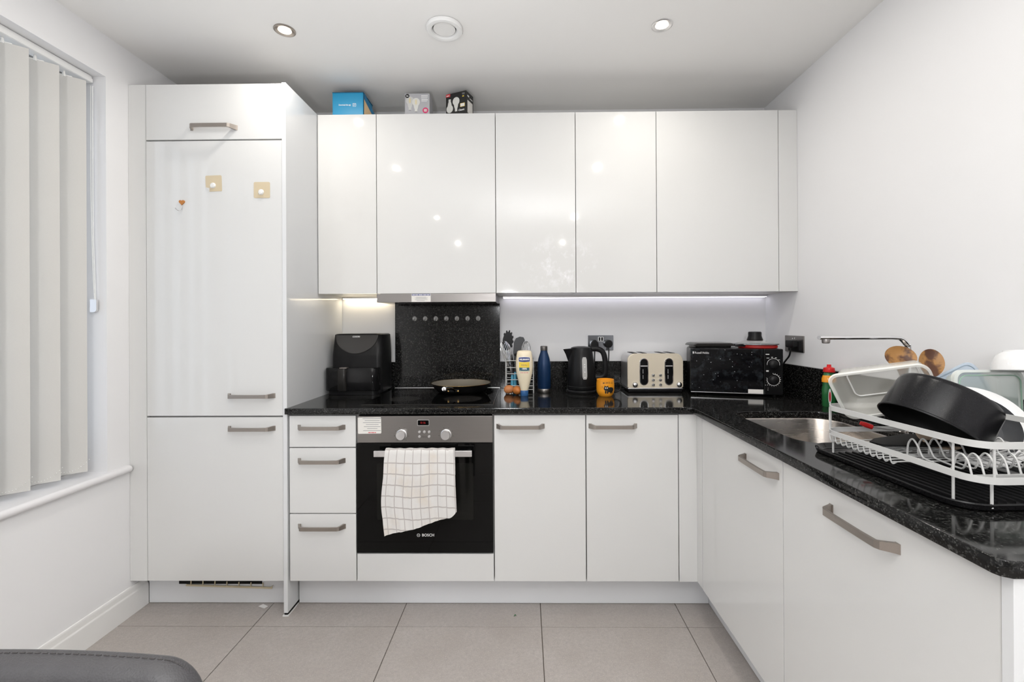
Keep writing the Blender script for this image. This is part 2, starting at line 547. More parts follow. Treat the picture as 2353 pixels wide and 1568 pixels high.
def room():
    fl = mk('floor', box(B(), XL - .2, XR + .12, YF - .12, YB + .12, -.08, -.004), M['grout'], kind='structure')
    px, x0, yl, g = .607, .4946 - 3 * .607, -.072, .0016
    full = None
    for i in range(7):
        for j in range(-9, 2):
            a, b = max(x0 + i * px + g, XL), min(x0 + (i + 1) * px - g, XR)
            c, d = max(yl + j * px + g, YF), min(yl + (j + 1) * px - g, YB)
            if b - a < .02 or d - c < .02: continue
            isfull = abs(b - a - px + 2 * g) < 1e-6 and abs(d - c - px + 2 * g) < 1e-6
            loc = ((a + b) / 2, (c + d) / 2, 0)
            if isfull and full: me = full
            else:
                bm = B(); hx, hy = (b - a) / 2, (d - c) / 2
                prism(bm, [(-hx, -hy), (hx, -hy), (hx, hy), (-hx, hy)], -.004, 0, UP(), .0008, 1)
                me = bpy.data.meshes.new('tile'); bmesh.ops.recalc_face_normals(bm, faces=bm.faces); bm.to_mesh(me); bm.free(); me.materials.append(M['tile'])
                if isfull: full = me
            o = bpy.data.objects.new('tile', me); COL.objects.link(o); o.parent = fl
            o.location = Vector(loc) - fl.location
    mk('ceiling', box(B(), XL - .2, XR + .12, YF - .12, YB + .12, ZC, ZC + .1), M['ceil'], kind='structure')
    mk('wall_back', box(B(), XL - .2, XR + .12, YB, YB + .12, 0, ZC), M['wall'], kind='structure')
    mk('wall_right', box(B(), XR, XR + .12, YF, YB, 0, ZC), M['wall'], kind='structure')
    mk('wall_front', box(B(), XL - .2, XR + .12, YF - .12, YF, 0, ZC), paint('grey_wall_paint', (.42, .41, .40)), kind='structure')
    bm = B()
    box(bm, XL - .2, XL, YF, YB, 0, SILLZ - .004); box(bm, XL - .2, XL, YF, YB, HEADZ, ZC)
    box(bm, XL - .2, XL, RY0, YB, SILLZ - .004, HEADZ); box(bm, XL - .2, XL, YF, RY1, SILLZ - .004, HEADZ)
    mk('wall_left', bm, M['wall'], kind='structure')
    # skirting board with a moulded top, running in under the tall cabinet
    prof = [(0, 0), (.0135, 0), (.0135, .088), (.011, .094), (.008, .098), (.0075, .112), (.004, .121), (0, .122)]
    bm = B(); loft(bm, [[(XL + a, y, z) for a, z in prof] for y in (.085, RY1 - 2)])
    mk('baseboard_left', bm, M['trimw'], kind='structure')
    # window in the reveal
    w = struct('window_1')
    bm = B(); fx0, fx1 = RXD - .03, RXD + .025
    for z0, z1, y0, y1 in ((SILLZ, SILLZ + .07, RY1, RY0), (HEADZ - .07, HEADZ, RY1, RY0)): box(bm, fx0, fx1, y0, y1, z0, z1, .004)
    for y0 in (RY0 - .07, -.83, RY1): box(bm, fx0, fx1, y0, y0 + .07, SILLZ + .07, HEADZ - .07, .004)
    mk('window_frame', bm, M['white'], w)
    for y0, y1 in ((-.76, RY0 - .07), (RY1 + .07, -.83)):
        mk('pane', box(B(), RXD - .008, RXD - .004, y0, y1, SILLZ + .07, HEADZ - .07), M['pane'], w)
    prof = [(RXD, SILLZ - .03), (XL + .012, SILLZ - .03)] + [(XL + .012 + .014 * math.cos(a), SILLZ - .015 + .015 * math.sin(a)) for a in [(-PI / 2 + PI * i / 8) for i in range(9)]] + [(RXD, SILLZ)]
    bm = B(); loft(bm, [[(x, y, z) for x, z in prof] for y in (-.012, RY1 - .06)])
    mk('window_sill', bm, M['sill'], w, label='white bullnosed window board')


room()


def blind():
    t = thing('vertical_blind', 'grey fabric vertical blind hanging in the window recess on the left', 'blind', (-.76, -.80, SILLZ))
    bm = B(); box(bm, -.792, -.748, RY1 + .02, RY0 - .008, HEADZ - .032, HEADZ - .002, .004)
    box(bm, -.749, -.746, RY1 + .02, RY0 - .008, HEADZ - .030, HEADZ - .014, .001)
    mk('headrail', bm, M['white'], t)
    th = math.radians(52); wd = .127; z1, z0 = HEADZ - .050, .684
    dx, dy = math.sin(th), math.cos(th)
    beads = B(); prev = None
    for i in range(13):
        yc = -.207 - .105 * i; xc = -.770
        bm = B(); seg = 6; ring = []
        for k in range(seg + 1):
            s = -wd / 2 + wd * k / seg; bow = .004 * (1 - (2 * k / seg - 1) ** 2)
            ring.append((xc + dx * s + bow * math.cos(th), yc + dy * s - bow * math.sin(th)))
        poly = ring + [(x - .0012, y + .0003) for x, y in reversed(ring)]
        prism(bm, poly, z0, z1, UP())
        s = mk('slat', bm, M['blind'], t)
        bm = B(); tube(bm, [(xc, yc, z1 - .004), (xc, yc, z1 + .012), (xc, yc, HEADZ - .030)], [.007, .004, .004], 8)
        prism(bm, rrect(-.024, .024, -.012, .003, .002, 2), .0, .003, FR((xc, yc, z1), (dx, dy, 0), (0, 0, 1)))
        mk('carrier', bm, M['bead'], s)
        if i > 6: continue
        e = Vector((xc + dx * wd / 2 + .003, yc + dy * wd / 2, z0 + .048)); b = Vector((xc - dx * wd / 2 + .003, yc - dy * wd / 2, z0 + .048))
        n = 17
        for k in range(n):
            q = k / (n - 1); p = e.lerp(b, q); p.z -= .040 * (1 - (2 * q - 1) ** 2) + .0
            p.x += .003
            lathe(beads, [(0, -.0019), (.0019, 0), (0, .0019)], 6, UP(p))
    mk('bead_chain', beads, M['bead'], t, kind='stuff')
    bm = B(); tube(bm, smooth_path([(-.742, -.118, 2.26), (-.742, -.118, 1.7), (-.738, -.1165, 1.50), (-.735, -.1155, 1.36)], 4), .0016, 6)
    tube(bm, smooth_path([(-.748, -.120, 2.26), (-.748, -.120, 1.8), (-.742, -.1185, 1.48), (-.737, -.1165, 1.36)], 4), .0016, 6)
    mk('cord', bm, M['bead'], t)
    bm = B(); prism(bm, rrect(-.757, -.730, 1.325, 1.378, [.012, .004, .002, .004], 3), .108, .118, FT()); mk('cord_weight', bm, M['satin'], t)


blind()

# ------------------------------------------------------------------ fitted kitchen
G = .0015


def handle(parent, fr):
    """bow handle: flat bar on two splayed feet; frame origin at its centre on the door face"""
    pts = [(-.101, 0), (-.096, .0035), (-.084, .026), (-.078, .030), (-.04, .0312), (.04, .0312), (.078, .030), (.084, .026), (.096, .0035), (.101, 0)]
    hs = [.0105, .0102, .0085, .0078, .0074, .0074, .0078, .0085, .0102, .0105]
    bm = B(); rings = []
    for i, ((u, w), h) in enumerate(zip(pts, hs)):
        p0 = Vector(pts[max(i - 1, 0)]); p1 = Vector(pts[min(i + 1, len(pts) - 1)]); d = (p1 - p0).normalized(); nn = Vector((-d.y, d.x)) * .0038
        if i in (0, len(pts) - 1): nn = Vector((.0075 if i == 0 else .0075, 0)) * (-1 if i == 0 else 1) * (-1 if i == 0 else 1); 
        a = (u + nn.x, w + nn.y); b = (u - nn.x, w - nn.y)
        if i == 0: a, b = (u - .004, 0), (u + .010, 0)
        if i == len(pts) - 1: a, b = (u + .004, 0), (u - .010, 0)
        rings.append([fr(a[0], h, a[1]), fr(b[0], h, b[1]), fr(b[0], -h, b[1]), fr(a[0], -h, a[1])])
    loft(bm, rings)
    return mk('handle', bm, M['nickel'], parent, ang=20)


def front(name, t, x0, x1, z0, z1, y=0, m='gloss', th=.018):
    return mk(name, box(B(), x0 + G, x1 - G, y, y + th, z0 + G, z1 - G, .0012, 2), M[m], t)


def kitchen():
    ZT, ZB0 = 2.3272, .148
    # tall fridge housing
    t = thing('tall_cabinet', 'tall gloss white fridge housing with three doors beside the window', 'cabinet', (-.31, .3, 0))
    mk('carcass', box(B(), -.619, -.019, .0195, .597, ZB0, ZT - .002), M['carc'], t)
    d = front('flap_door', t, -.621, -.019, 2.0815, ZT); handle(d, FT((-.319, 0, 2.1325)))
    d = front('upper_door', t, -.621, -.019, .8705, 2.0785); handle(d, FT((-.158, 0, .9595)))
    d = front('lower_door', t, -.621, -.019, ZB0, .8665); handle(d, FT((-.158, 0, .8175)))
    mk('filler_panel', box(B(), XL + .0005, -.6225, .002, .020, ZB0, ZT, .001), M['gloss'], t)
    e = mk('end_panel', box(B(), -.018, 0, -.005, .597, .013, ZT, .001), M['panel'], t)
    bm = B(); box(bm, -.0215, .004, -.0085, .0005, 0, .004); box(bm, .0005, .004, .0005, .085, 0, .004)
    mk('floor_seal', bm, M['white'], e)
    mk('gap_shade', box(B(), -.016, -.002, -.003, .55, 0.004, .013), M['blackm'], e)  # black strip standing in for the shaded gap under the end panel
    p = mk('plinth', box(B(), -.685, -.0185, .086, .104, 0.002, .146, .001), M['plinth'], t)
    mk('vent_slot', box(B(), -.547, -.165, .0845, .0865, .088, .105), M['blackm'], p)
    bm = B(); fr = FR((-.512, .0835, .0845), (1, 0, -.032), (0, 0, 1))
    prism(bm, rrect(0, .395, -.004, .0035, .001), 0, .004, fr); prism(bm, [(.395, .0035), (.40, .012), (.387, .0035)], 0, .003, fr)
    for k in range(7): prism(bm, rrect(.02 + .055 * k, .024 + .055 * k, .0035, .022, .0005, 1), 0, .003, fr)
    mk('vent_grille', bm, M['grill'], p, label='loose cream plastic vent grille')

    # drawer unit
    t = thing('drawer_cabinet', 'narrow white base cabinet with three drawers beside the oven', 'cabinet', (.15, .3, 0))
    mk('carcass', box(B(), .003, .3, .0195, .55, ZB0, .874), M['carc'], t)
    for z0, z1, hz in ((.733, .8725, .8215), (.4445, .7315, .676), (ZB0, .443, .389)):
        d = front('drawer_front', t, .006, .300, z0, z1); handle(d, FT((.1485, 0, hz)))
    # oven housing
    t = thing('oven_housing', 'white oven housing with a blank filler panel under the black oven', 'cabinet', (.6, .3, 0))
    bm = B(); box(bm, .301, .306, .0195, .55, ZB0, .874); box(bm, .894, .899, .0195, .55, ZB0, .874); box(bm, .306, .894, .0195, .55, ZB0, .255)
    mk('carcass', bm, M['carc'], t)
    front('filler_panel', t, .3015, .9, ZB0, .2705)
    # two base units
    for x0, x1, lab in ((.9, 1.3, 'white base cabinet door directly right of the oven'), (1.3, 1.7, 'white base cabinet door between its twin and the inner corner')):
        t = thing('base_cabinet', lab, 'cabinet', ((x0 + x1) / 2, .3, 0))
        mk('carcass', box(B(), x0 + .001, x1 - .001, .0195, .55, ZB0, .874), M['carc'], t)
        d = front('door', t, x0 + .001, x1 - .0005, ZB0, .8725); handle(d, FT((x0 + .117, 0, .8235)))
    bm = B(); box(bm, 1.7015, 1.779, 0, .018, ZB0, .8725, .001); box(bm, 1.779, 1.797, -.055, .018, ZB0, .8725, .001)
    mk('corner_post', bm, M['gloss'], label='white inner corner post where the two cabinet runs meet', cat='filler panel')
    # right run
    t = thing('sink_cabinet', 'white sink base cabinet with one wide door in the right-hand run', 'cabinet', (2.08, -.36, 0))
    mk('carcass', box(B(), 1.7985, 2.37, -.653, -.061, ZB0, .69), M['carc'], t)
    d = mk('door', box(B(), 1.779, 1.797, -.6525 + G, -.0575 - G, ZB0, .8725, .0012), M['gloss'], t); handle(d, LF((1.779, -.530, .8165)))
    t = thing('integrated_dishwasher', 'white fronted integrated dishwasher with a bow handle at the worktop end', 'dishwasher', (2.08, -.95, 0))
    mk('body', box(B(), 1.7985, 2.37, -1.25, -.656, ZB0, .87), M['carc'], t)
    d = mk('door', box(B(), 1.779, 1.797, -1.2525 + G, -.6525 - G, ZB0, .8715, .0012), M['gloss'], t); handle(d, LF((1.779, -.957, .8155)))
    mk('end_panel', box(B(), 1.776, 2.393, -1.2715, -1.2535, .002, .876, .001), M['panel'], label='white end panel closing off the dishwasher run', cat='panel')
    bm = B(); box(bm, .0045, 1.86, .086, .104, .002, .146, .001); box(bm, 1.861, 1.879, -1.2525, .104, .002, .146, .001)
    mk('kitchen_plinth', bm, M['plinth'], label='recessed white plinth under the base cabinets', cat='plinth')

    # wall units
    YU, ZB, ZU = .2933, 1.4232, 2.3232
    for x0, x1, m, lab in ((.002, .2985, 'gloss', 'narrow white wall cabinet touching the tall fridge housing'),
                        (.2985, .8955, 'gloss', 'wide white wall cabinet over the cooker hood'),
                        (.8955, 1.2945, 'gloss2', 'white wall cabinet with smeared door right of the hood cabinet'),
                        (1.2945, 1.6965, 'gloss2', 'white wall cabinet above the kettle and mug'),
                        (1.6965, 2.3005, 'gloss', 'wide white wall cabinet above the microwave at the right wall')):
        t = thing('wall_cabinet', lab, 'cabinet', ((x0 + x1) / 2, .45, ZB))
        mk('carcass', box(B(), x0 + .001, x1 - .001, YU + .0195, .598, ZB + .003, ZU - .003), M['carcw'], t)
        mk('door', box(B(), x0 + G, x1 - G, YU, YU + .018, ZB, ZU, .0012), M[m], t)
        if x1 > 2.2:
            mk('filler_panel', box(B(), x1 + G, 2.3945, YU + .001, YU + .019, ZB, ZU, .0012), M['gloss'], t)
            mk('filler_back', box(B(), x1, 2.3945, YU + .020, YU + .3, ZB + .003, ZB + .018), M['carcw'], t)

    # hood
    t = thing('cooker_hood', 'slim stainless pull-out cooker hood under the wall cabinets', 'hood', (.6, .45, 1.378))
    mk('body', box(B(), .312, .888, .302, .575, 1.382, 1.425), M['carc'], t)
    mk('front_strip', box(B(), .3005, .8945, .284, .304, 1.3785, 1.4215, .0015), M['steel'], t)
    bm = B(); box(bm, .302, .893, .304, .50, 1.3790, 1.3815); mk('filter_plate', bm, M['charc'], t)
    s = mk('sticker', box(B(), .474, .570, .2830, .2842, 1.380, 1.4205, .0004, 1), M['label'], t)
    fn = lambda u, v: Vector((u, .2826, v))
    mk('sticker_header', bars(B(), fn, [(.476, .568, 1.411, 1.4195)]), M['navy'], s)
    f2 = lambda u, v: Vector((u, .2823, v)); mk('header_print', bars(B(), f2, [(.479, .492, 1.4135, 1.4165), (.494, .508, 1.4135, 1.4165), (.511, .530, 1.4135, 1.4165), (.533, .549, 1.4135, 1.4165), (.551, .565, 1.4135, 1.4165)]), M['printw'], s)
    mk('print', bars(B(), fn, [(.498, .548, 1.403, 1.4045), (.490, .556, 1.399, 1.4005), (.496, .55, 1.395, 1.3965), (.49, .555, 1.390, 1.3915), (.50, .54, 1.385, 1.3865)]), M['print'], s)
    # under-cabinet lights
    for x0, x1, m, lab in ((.016, .285, 'led', 'short slim strip light under the narrow wall cabinet'), (.915, 2.385, 'ledc', 'long slim strip light under the right-hand wall cabinets')):
        t = thing('strip_light', lab, 'light', ((x0 + x1) / 2, .575, 1.41))
        mk('housing', box(B(), x0, x1, .560, .594, 1.4135, 1.4262, .002), M['satin'], t)
        mk('diffuser', box(B(), x0 + .004, x1 - .004, .558, .592, 1.4105, 1.4138, .001), M[m], t)

    # worktop
    t = thing('worktop', 'speckled black granite worktop running round the corner to the sink', 'worktop', (1.1, .3, .88))
    cu = bpy.data.curves.new('slab', 'CURVE'); cu.dimensions = '2D'; cu.fill_mode = 'BOTH'; cu.extrude = .0115; cu.bevel_depth = .0018; cu.bevel_resolution = 1; cu.offset = -.0018

    def spl(P):
        s = cu.splines.new('POLY'); s.points.add(len(P) - 1); s.use_cyclic_u = True
        for q, p in zip(s.points, P): q.co = (p[0], p[1], 0, 1)
    spl([(.0015, .598), (2.394, .598), (2.394, -1.279), (1.768, -1.279), (1.756, -1.272), (1.7525, -1.262), (1.7525, -.0185), (-.0035, -.0185), (-.0035, -.0065), (.0015, -.0065)])
    hole = rrect(1.868, 2.268, -.612, -.112, .085, 8)
    spl(hole)
    ob = bpy.data.objects.new('s', cu); me = bpy.data.meshes.new_from_object(ob); bm = B(); bm.from_mesh(me)
    bpy.data.objects.remove(ob); bpy.data.meshes.remove(me)
    bmesh.ops.translate(bm, vec=(0, 0, .8930), verts=bm.verts)
    mk('slab', bm, M['granite'], t, ang=60)
    ZW = .9062
    mk('upstand', box(B(), .0015, .3055, .580, .598, ZW, 1.0565, .0012), M['granite'], t)
    mk('upstand', box(B(), .8985, 2.376, .580, .598, ZW, 1.0565, .0012), M['granite'], t)
    mk('upstand', box(B(), 2.3765, 2.3945, -1.27, .598, ZW, 1.0565, .0012), M['granite'], t)
    mk('splashback', box(B(), .3065, .8975, .578, .5985, ZW, 1.3835, .0012), M['granite'], label='black granite splashback panel on the wall behind the hob', cat='splashback')
    # sink
    t = thing('sink', 'stainless steel sink bowl set under the granite beside the dish rack', 'sink', (2.07, -.36, .70))
    bm = B(); rings = []
    for g, z, r in ((.022, .8785, .10), (.004, .8785, .088), (.001, .873, .088), (-.004, .72, .085), (-.012, .705, .08), (-.03, .698, .065), (-.10, .695, .05), (-.15, .694, .035)):
        rings.append([(u, v, z) for u, v in rrect(1.868 - g, 2.268 + g, -.612 - g, -.112 + g, r, 8)])
    loft(bm, rings, False, True); mk('bowl', bm, M['steels'], t)
    mk('drain', lathe(B(), [(0, .001), (.018, .001), (.022, .004), (.042, .004), (.045, .0015)], 24, UP((2.068, -.362, .694))), M['chrome'], t)
    # hob
    t = thing('hob', 'black glass ceramic hob let into the worktop below the splashback', 'hob', (.6, .32, ZW))
    mk('glass', box(B(), .3065, .8955, .052, .5745, ZW, ZW + .0045, .0015), M['glassb'], t)
    bm = B()
    box(bm, .3045, .8975, .5735, .5775, ZW, ZW + .0065, .001); mk('rear_trim', bm, M['satin'], t)
    mk('front_trim', box(B(), .3045, .8975, .0485, .0525, ZW, ZW + .0048, .001), M['charc'], t)
    for cx, cy, r in ((.46, .20, .075), (.46, .43, .09), (.74, .20, .09), (.72, .43, .105)):
        bm = B()
        prism(bm, circle(cx, cy, r, 40), ZW + .0044, ZW + .00465, UP()); mk('cooking_zone', bm, M['charc'], t)


kitchen()


# ------------------------------------------------------------------ oven and towel
def oven():
    t = thing('oven', 'built-in black glass electric oven with steel control panel and two knobs', 'oven', (.6, .25, .27))
    mk('body', box(B(), .308, .892, .016, .54, .275, .869), M['blackm'], t)
    cp = mk('control_panel', box(B(), .307, .8955, -.004, .016, .7535, .8695, .0015), M['steel'], t)
    d = mk('door', box(B(), .303, .8965, -.006, .016, .2755, .7515, .002), M['glassb'], t)
    fn = lambda u, v: Vector((u, -.0062, v))
    mk('window', flat(B(), rrect(.392, .812, .42, .665, .004, 2), fn), M['ovenwin'], d)
    bm = B(); box(bm, .393, .811, -.052, -.040, .705, .7305, .002); mk('handle', bm, M['satin'], d)
    for hx in (.402, .786): mk('handle_mount', box(B(), hx, hx + .016, -.041, -.006, .711, .7245, .002), M['black'], d)
    bm = text_bm('BOSCH', .0165, 'LEFT', .0003); put(bm, lambda u, v: Vector((.5870 + u, -.0063, .3525 + v))); mk('lettering', bm, M['printw'], d)
    bm = B()
    ring = circle(0, 0, .0072, 28); inn = circle(0, 0, .0061, 28)
    F = lambda u, v: Vector((.5722 + u, -.0063, .3525 + v))
    for i in range(28):
        j = (i + 1) % 28; bm.faces.new([bm.verts.new(F(*q)) for q in (ring[i], ring[j], inn[j], inn[i])])
    bars(bm, F, [(-.0034, -.0026, -.0052, .0052), (.0026, .0034, -.0052, .0052), (-.0026, .0026, -.0005, .0005)])
    mk('emblem', bm, M['printw'], d)
    for kx in (.5005, .6940):
        f = FT((kx, -.004, .7885))
        k = mk('knob', lathe(B(), [(.0235, 0), (.0235, .004), (.0205, .006), (.0205, .020), (.0185, .023), (0, .0235)], 28, f), M['satin'], cp)
        bm = B()
        for a in range(9):
            if a == 6: continue
            an = 2 * PI * a / 9 + .5; flat(bm, circle(.031 * math.cos(an), .031 * math.sin(an), .0013, 6), lambda u, v: f(u, v, .0002))
        mk('dial_mark', bm, M['printk'], cp)
    b = mk('display', prism(B(), rrect(.569, .6215, .827, .8535, .004, 3), 0.004, .0058, FT()), M['satin'], cp)
    bm = B(); prism(bm, rrect(.5715, .619, .8295, .851, .003, 3), 0.0056, .0062, FT()); mk('display_glass', bm, M['glassb'], cp)
    bm = text_bm('0:16', .013, 'LEFT'); put(bm, lambda u, v: Vector((.583 + u, -.0064, .8402 + v))); mk('digits', bm, M['disp'], cp)
    for bx, bz in ((.5785, .8005), (.5995, .8005), (.6205, .8005), (.5785, .780), (.6205, .780)):
        mk('button', lathe(B(), [(.0062, 0), (.0062, .002), (.005, .0035), (0, .0045)], 14, FT((bx, -.004, bz))), M['satin'], cp)
    s = mk('sticker', prism(B(), rrect(.3195, .4215, .789, .860, .004, 3), .0038, .0046, FR((0, 0, 0), (1, 0, .012), (0, 0, 1))), M['label'], cp)
    rows = []
    for k, (a, b) in enumerate(((.33, .412), (.34, .405), (.332, .41), (.345, .40), (.336, .408), (.35, .395), (.333, .41))):
        rows.append((a, b, .8585 - .0086 * k, .8605 - .0086 * k))
    F = lambda u, v: Vector((u, -.0048, v - .001))
    mk('print', bars(B(), F, rows), M['print'], s)
    mk('red_print', bars(B(), F, [(.355, .366, .7975, .8005), (.3675, .381, .7975, .8005), (.3825, .389, .7975, .8005)]), M['redp'], s)

    # tea towel folded over the handle: one cloth, front fall and back fall
    bm = B(); uv = bm.loops.layers.uv.new('UVMap')
    nu, nv = 44, 60
    rows = []
    for j in range(nv + 1):
        v = j / nv; row = []
        for i in range(nu + 1):
            u = i / nu
            L = .345 - .085 * u - (.02 * max(0, (u - .9) / .1) ** 2)
            s = v * (L + .12) - .11                      # distance along the cloth from the top of the bar
            x = .4445 + u * .2935
            if s < -.012: y, z = -.0345, .7325 + s
            elif s < .012:
                a = (s + .012) / .024 * PI; y, z = -.046 + .0115 * math.cos(a), .732 + .0085 * math.sin(a)
            else:
                y, z = -.0575, .7325 - s; q = min(1, (s - .012) / .1)
                fold = .0035 * math.sin(u * 24 + s * 6) + .0025 * math.sin(u * 51 - s * 13)
                y -= q * (.004 + abs(fold) + .008 * s / .3)
                t_ = s / .33
                x += -.013 * math.sin(PI * min(1, t_ * 1.15)) * (1 - u) + .013 * t_ * u + .007 * math.sin(t_ * 6) * (1 - u) * q
                z += .004 * math.sin(u * 9 + 1) * q
                z -= q * .0
            if abs(s) < .03: z += .0012 * math.sin(u * 40)
            row.append((bm.verts.new((x, y, z)), u, v * (L + .12)))
        rows.append(row)
    for j in range(nv):
        for i in range(nu):
            q = [rows[j][i], rows[j][i + 1], rows[j + 1][i + 1], rows[j + 1][i]]
            f = bm.faces.new([w[0] for w in q])
            for lp, w in zip(f.loops, q): lp[uv].uv = (w[1], w[2] / .35)
    o = mk('tea_towel', bm, M['towel'], label='cream tea towel with grey check hung over the oven handle', cat='towel', ang=80)
    md = o.modifiers.new('thick', 'SOLIDIFY'); md.thickness = .0024; md.offset = 0


oven()


# ------------------------------------------------------------------ things on the tall cabinet, splashback, sockets
def small_fixings():
    fy = -.0002
    t = thing('heart_hook', 'orange wooden heart hook with a wire hook on the fridge door', 'hook', (-.4598, fy, 1.79))
    P = []
    for i in range(40):
        a = 2 * PI * i / 40; P.append((.00078 * 16 * math.sin(a) ** 3, .00078 * (13 * math.cos(a) - 5 * math.cos(2 * a) - 2 * math.cos(3 * a) - math.cos(4 * a))))
    mk('heart', prism(B(), P, 0, .005, FT((-.4598, fy, 1.8075)), .001), M['heart'], t)
    mk('wire_hook', tube(B(), smooth_path([(-.4575, -.003, 1.796), (-.4575, -.005, 1.781), (-.458, -.009, 1.772), (-.4635, -.014, 1.7675), (-.4695, -.018, 1.7705), (-.4755, -.021, 1.778)], 4), .0015, 8), M['chrome'], t)
    for (x, z, a, lab) in ((-.3205, 1.8895, .03, 'square clear adhesive hook with a peeling corner on the fridge door'), (-.1083, 1.859, 0, 'yellowed square adhesive hook with corners flat at the right of the fridge door')):
        t = thing('adhesive_hook', lab, 'hook', (x, fy, z - .035))
        f = FR((x, fy, z), (math.cos(a), 0, math.sin(a)), (0, 0, 1))
        if a: poly = [(-.035, -.016), (-.019, -.035), (.034, -.035), (.0355, -.03), (.0355, .031), (.032, .035), (-.032, .035), (-.0355, .031)]
        else: poly = rrect(-.0355, .0355, -.035, .035, .006, 4)
        b = mk('backing', prism(B(), poly, 0, .0012, f), M['amber'], t)
        mk('boss', lathe(B(), [(.0125, .001), (.012, .003), (.009, .006), (0, .007)], 20, FR(f(-.003, -.009), f.a, f.b)), M['white'], t)
        mk('hook_tip', tube(B(), [f(-.003, -.012, .006), f(-.003, -.020, .010), f(-.003, -.023, .016), f(-.003, -.019, .019)], .0022, 8), M['hookc'], t)
        if a: mk('peeled_corner', flat(B(), [(-.035, -.016), (-.019, -.035), (-.0165, -.020)], lambda u, v: f(u, v, .004 if u > -.018 else .0013)), M['label'], t)
    for k in range(7):
        x = .4176 + (.7764 - .4176) * k / 6; y = .5779
        t = thing('wall_hook', ('first', 'second', 'third', 'middle', 'third last', 'second last', 'last')[k] + ' clear hook from the left in the row on the granite splashback', 'hook', (x, y, 1.285), group='row of clear hooks on the splashback')
        mk('base', prism(B(), circle(x, 1.3005, .0125, 20, .0135), -y, -y + .003, FT(), .001, 1), M['hookc'], t)
        bm = B(); tube(bm, [(x, y - .004, 1.3065), (x, y - .005, 1.294), (x, y - .010, 1.288), (x, y - .016, 1.288), (x, y - .019, 1.293)], .0017, 6)
        tube(bm, [(x - .007, y - .004, 1.3035), (x, y - .0045, 1.3005), (x + .007, y - .004, 1.3035)], .0015, 6)
        mk('metal_hook', bm, M['chrome'], t)
    # double socket on the back wall
    t = thing('double_socket', 'dark chrome double socket with two black plugs on the back wall', 'socket', (1.4665, .5995, 1.116))
    f = FT((1.4665, .5998, 1.1592))
    mk('face_plate', prism(B(), rrect(-.0715, .0715, -.0425, .0425, .003, 3), 0, .006, f, .0015), M['chromed'], t)
    bm = B(); prism(bm, rrect(-.015, .015, .008, .034, .003, 3), .006, .0075, f); mk('switch_surround', bm, M['printw'], t)
    for s in (-.007, .007): mk('rocker', prism(B(), rrect(s - .0045, s + .0045, .011, .031, .001, 2), .0072, .0095, f, .001), M['black'], t)
    P = [(-.025, -.024), (.025, -.024), (.027, -.016), (.024, .008), (.008, .024), (-.008, .024), (-.024, .008), (-.027, -.016)]
    t2 = thing('plug', 'black plug in the left half of the double socket', 'plug', (1.4285, .59, 1.13))
    mk('plug_body', prism(B(), [(u * .85, v * .9) for u, v in P], 0, .030, FT((1.4285, .5935, 1.155)), .005), M['black'], t2)
    mk('cord', tube(B(), smooth_path([(1.4285, .577, 1.135), (1.4285, .571, 1.10), (1.425, .567, 1.03), (1.41, .555, .95), (1.39, .53, .915), (1.375, .50, .9105)], 5), .0032, 8), M['black'], t2)
    t2 = thing('plug', 'black round plug in the right half of the double socket', 'plug', (1.5065, .59, 1.13))
    mk('plug_body', prism(B(), circle(0, 0, .0225, 24), 0, .032, FT((1.5065, .5935, 1.154)), .006), M['black'], t2)
    mk('cord', tube(B(), smooth_path([(1.5065, .572, 1.136), (1.5065, .566, 1.105), (1.504, .562, 1.06), (1.497, .552, 1.00), (1.496, .545, .95), (1.520, .53, .918), (1.552, .51, .9105), (1.576, .50, .9105)], 5), .0032, 8), M['black'], t2)
    # single socket on the right wall
    t = thing('single_socket', 'brushed steel single socket on the right wall over the corner', 'socket', (2.3945, .323, 1.12))
    f = LF((2.3948, .323, 1.161))
    mk('face_plate', prism(B(), rrect(-.078, .078, -.041, .041, .003, 3), 0, .006, f, .0015), M['steel'], t)
    mk('rocker', prism(B(), rrect(-.052, -.034, -.008, .018, .003, 3), .006, .009, f, .001), M['printw'], t)
    for u, v in ((-.008, .026), (.008, .028)): mk('screw', lathe(B(), [(.0035, .006), (.0035, .0075), (0, .0085)], 10, FR(f(u, v), f.a, f.b)), M['chrome'], t)
    t2 = thing('plug', 'black plug and lead in the single steel socket', 'plug', (2.38, .30, 1.12))
    bm = B(); prism(bm, rrect(-.028, .064, -.036, .016, .006, 3), .006, .020, f, .003); prism(bm, rrect(-.012, .055, -.018, .020, .01, 4), .018, .044, f, .006)
    mk('plug_body', bm, M['black'], t2)
    mk('cord', tube(B(), smooth_path([f(.018, -.012, .030), f(.017, -.04, .034), f(.0, -.062, .03), f(-.04, -.085, .022), f(-.07, -.11, .02), f(-.085, -.15, .02)], 5), .0042, 8), M['black'], t2)


small_fixings()


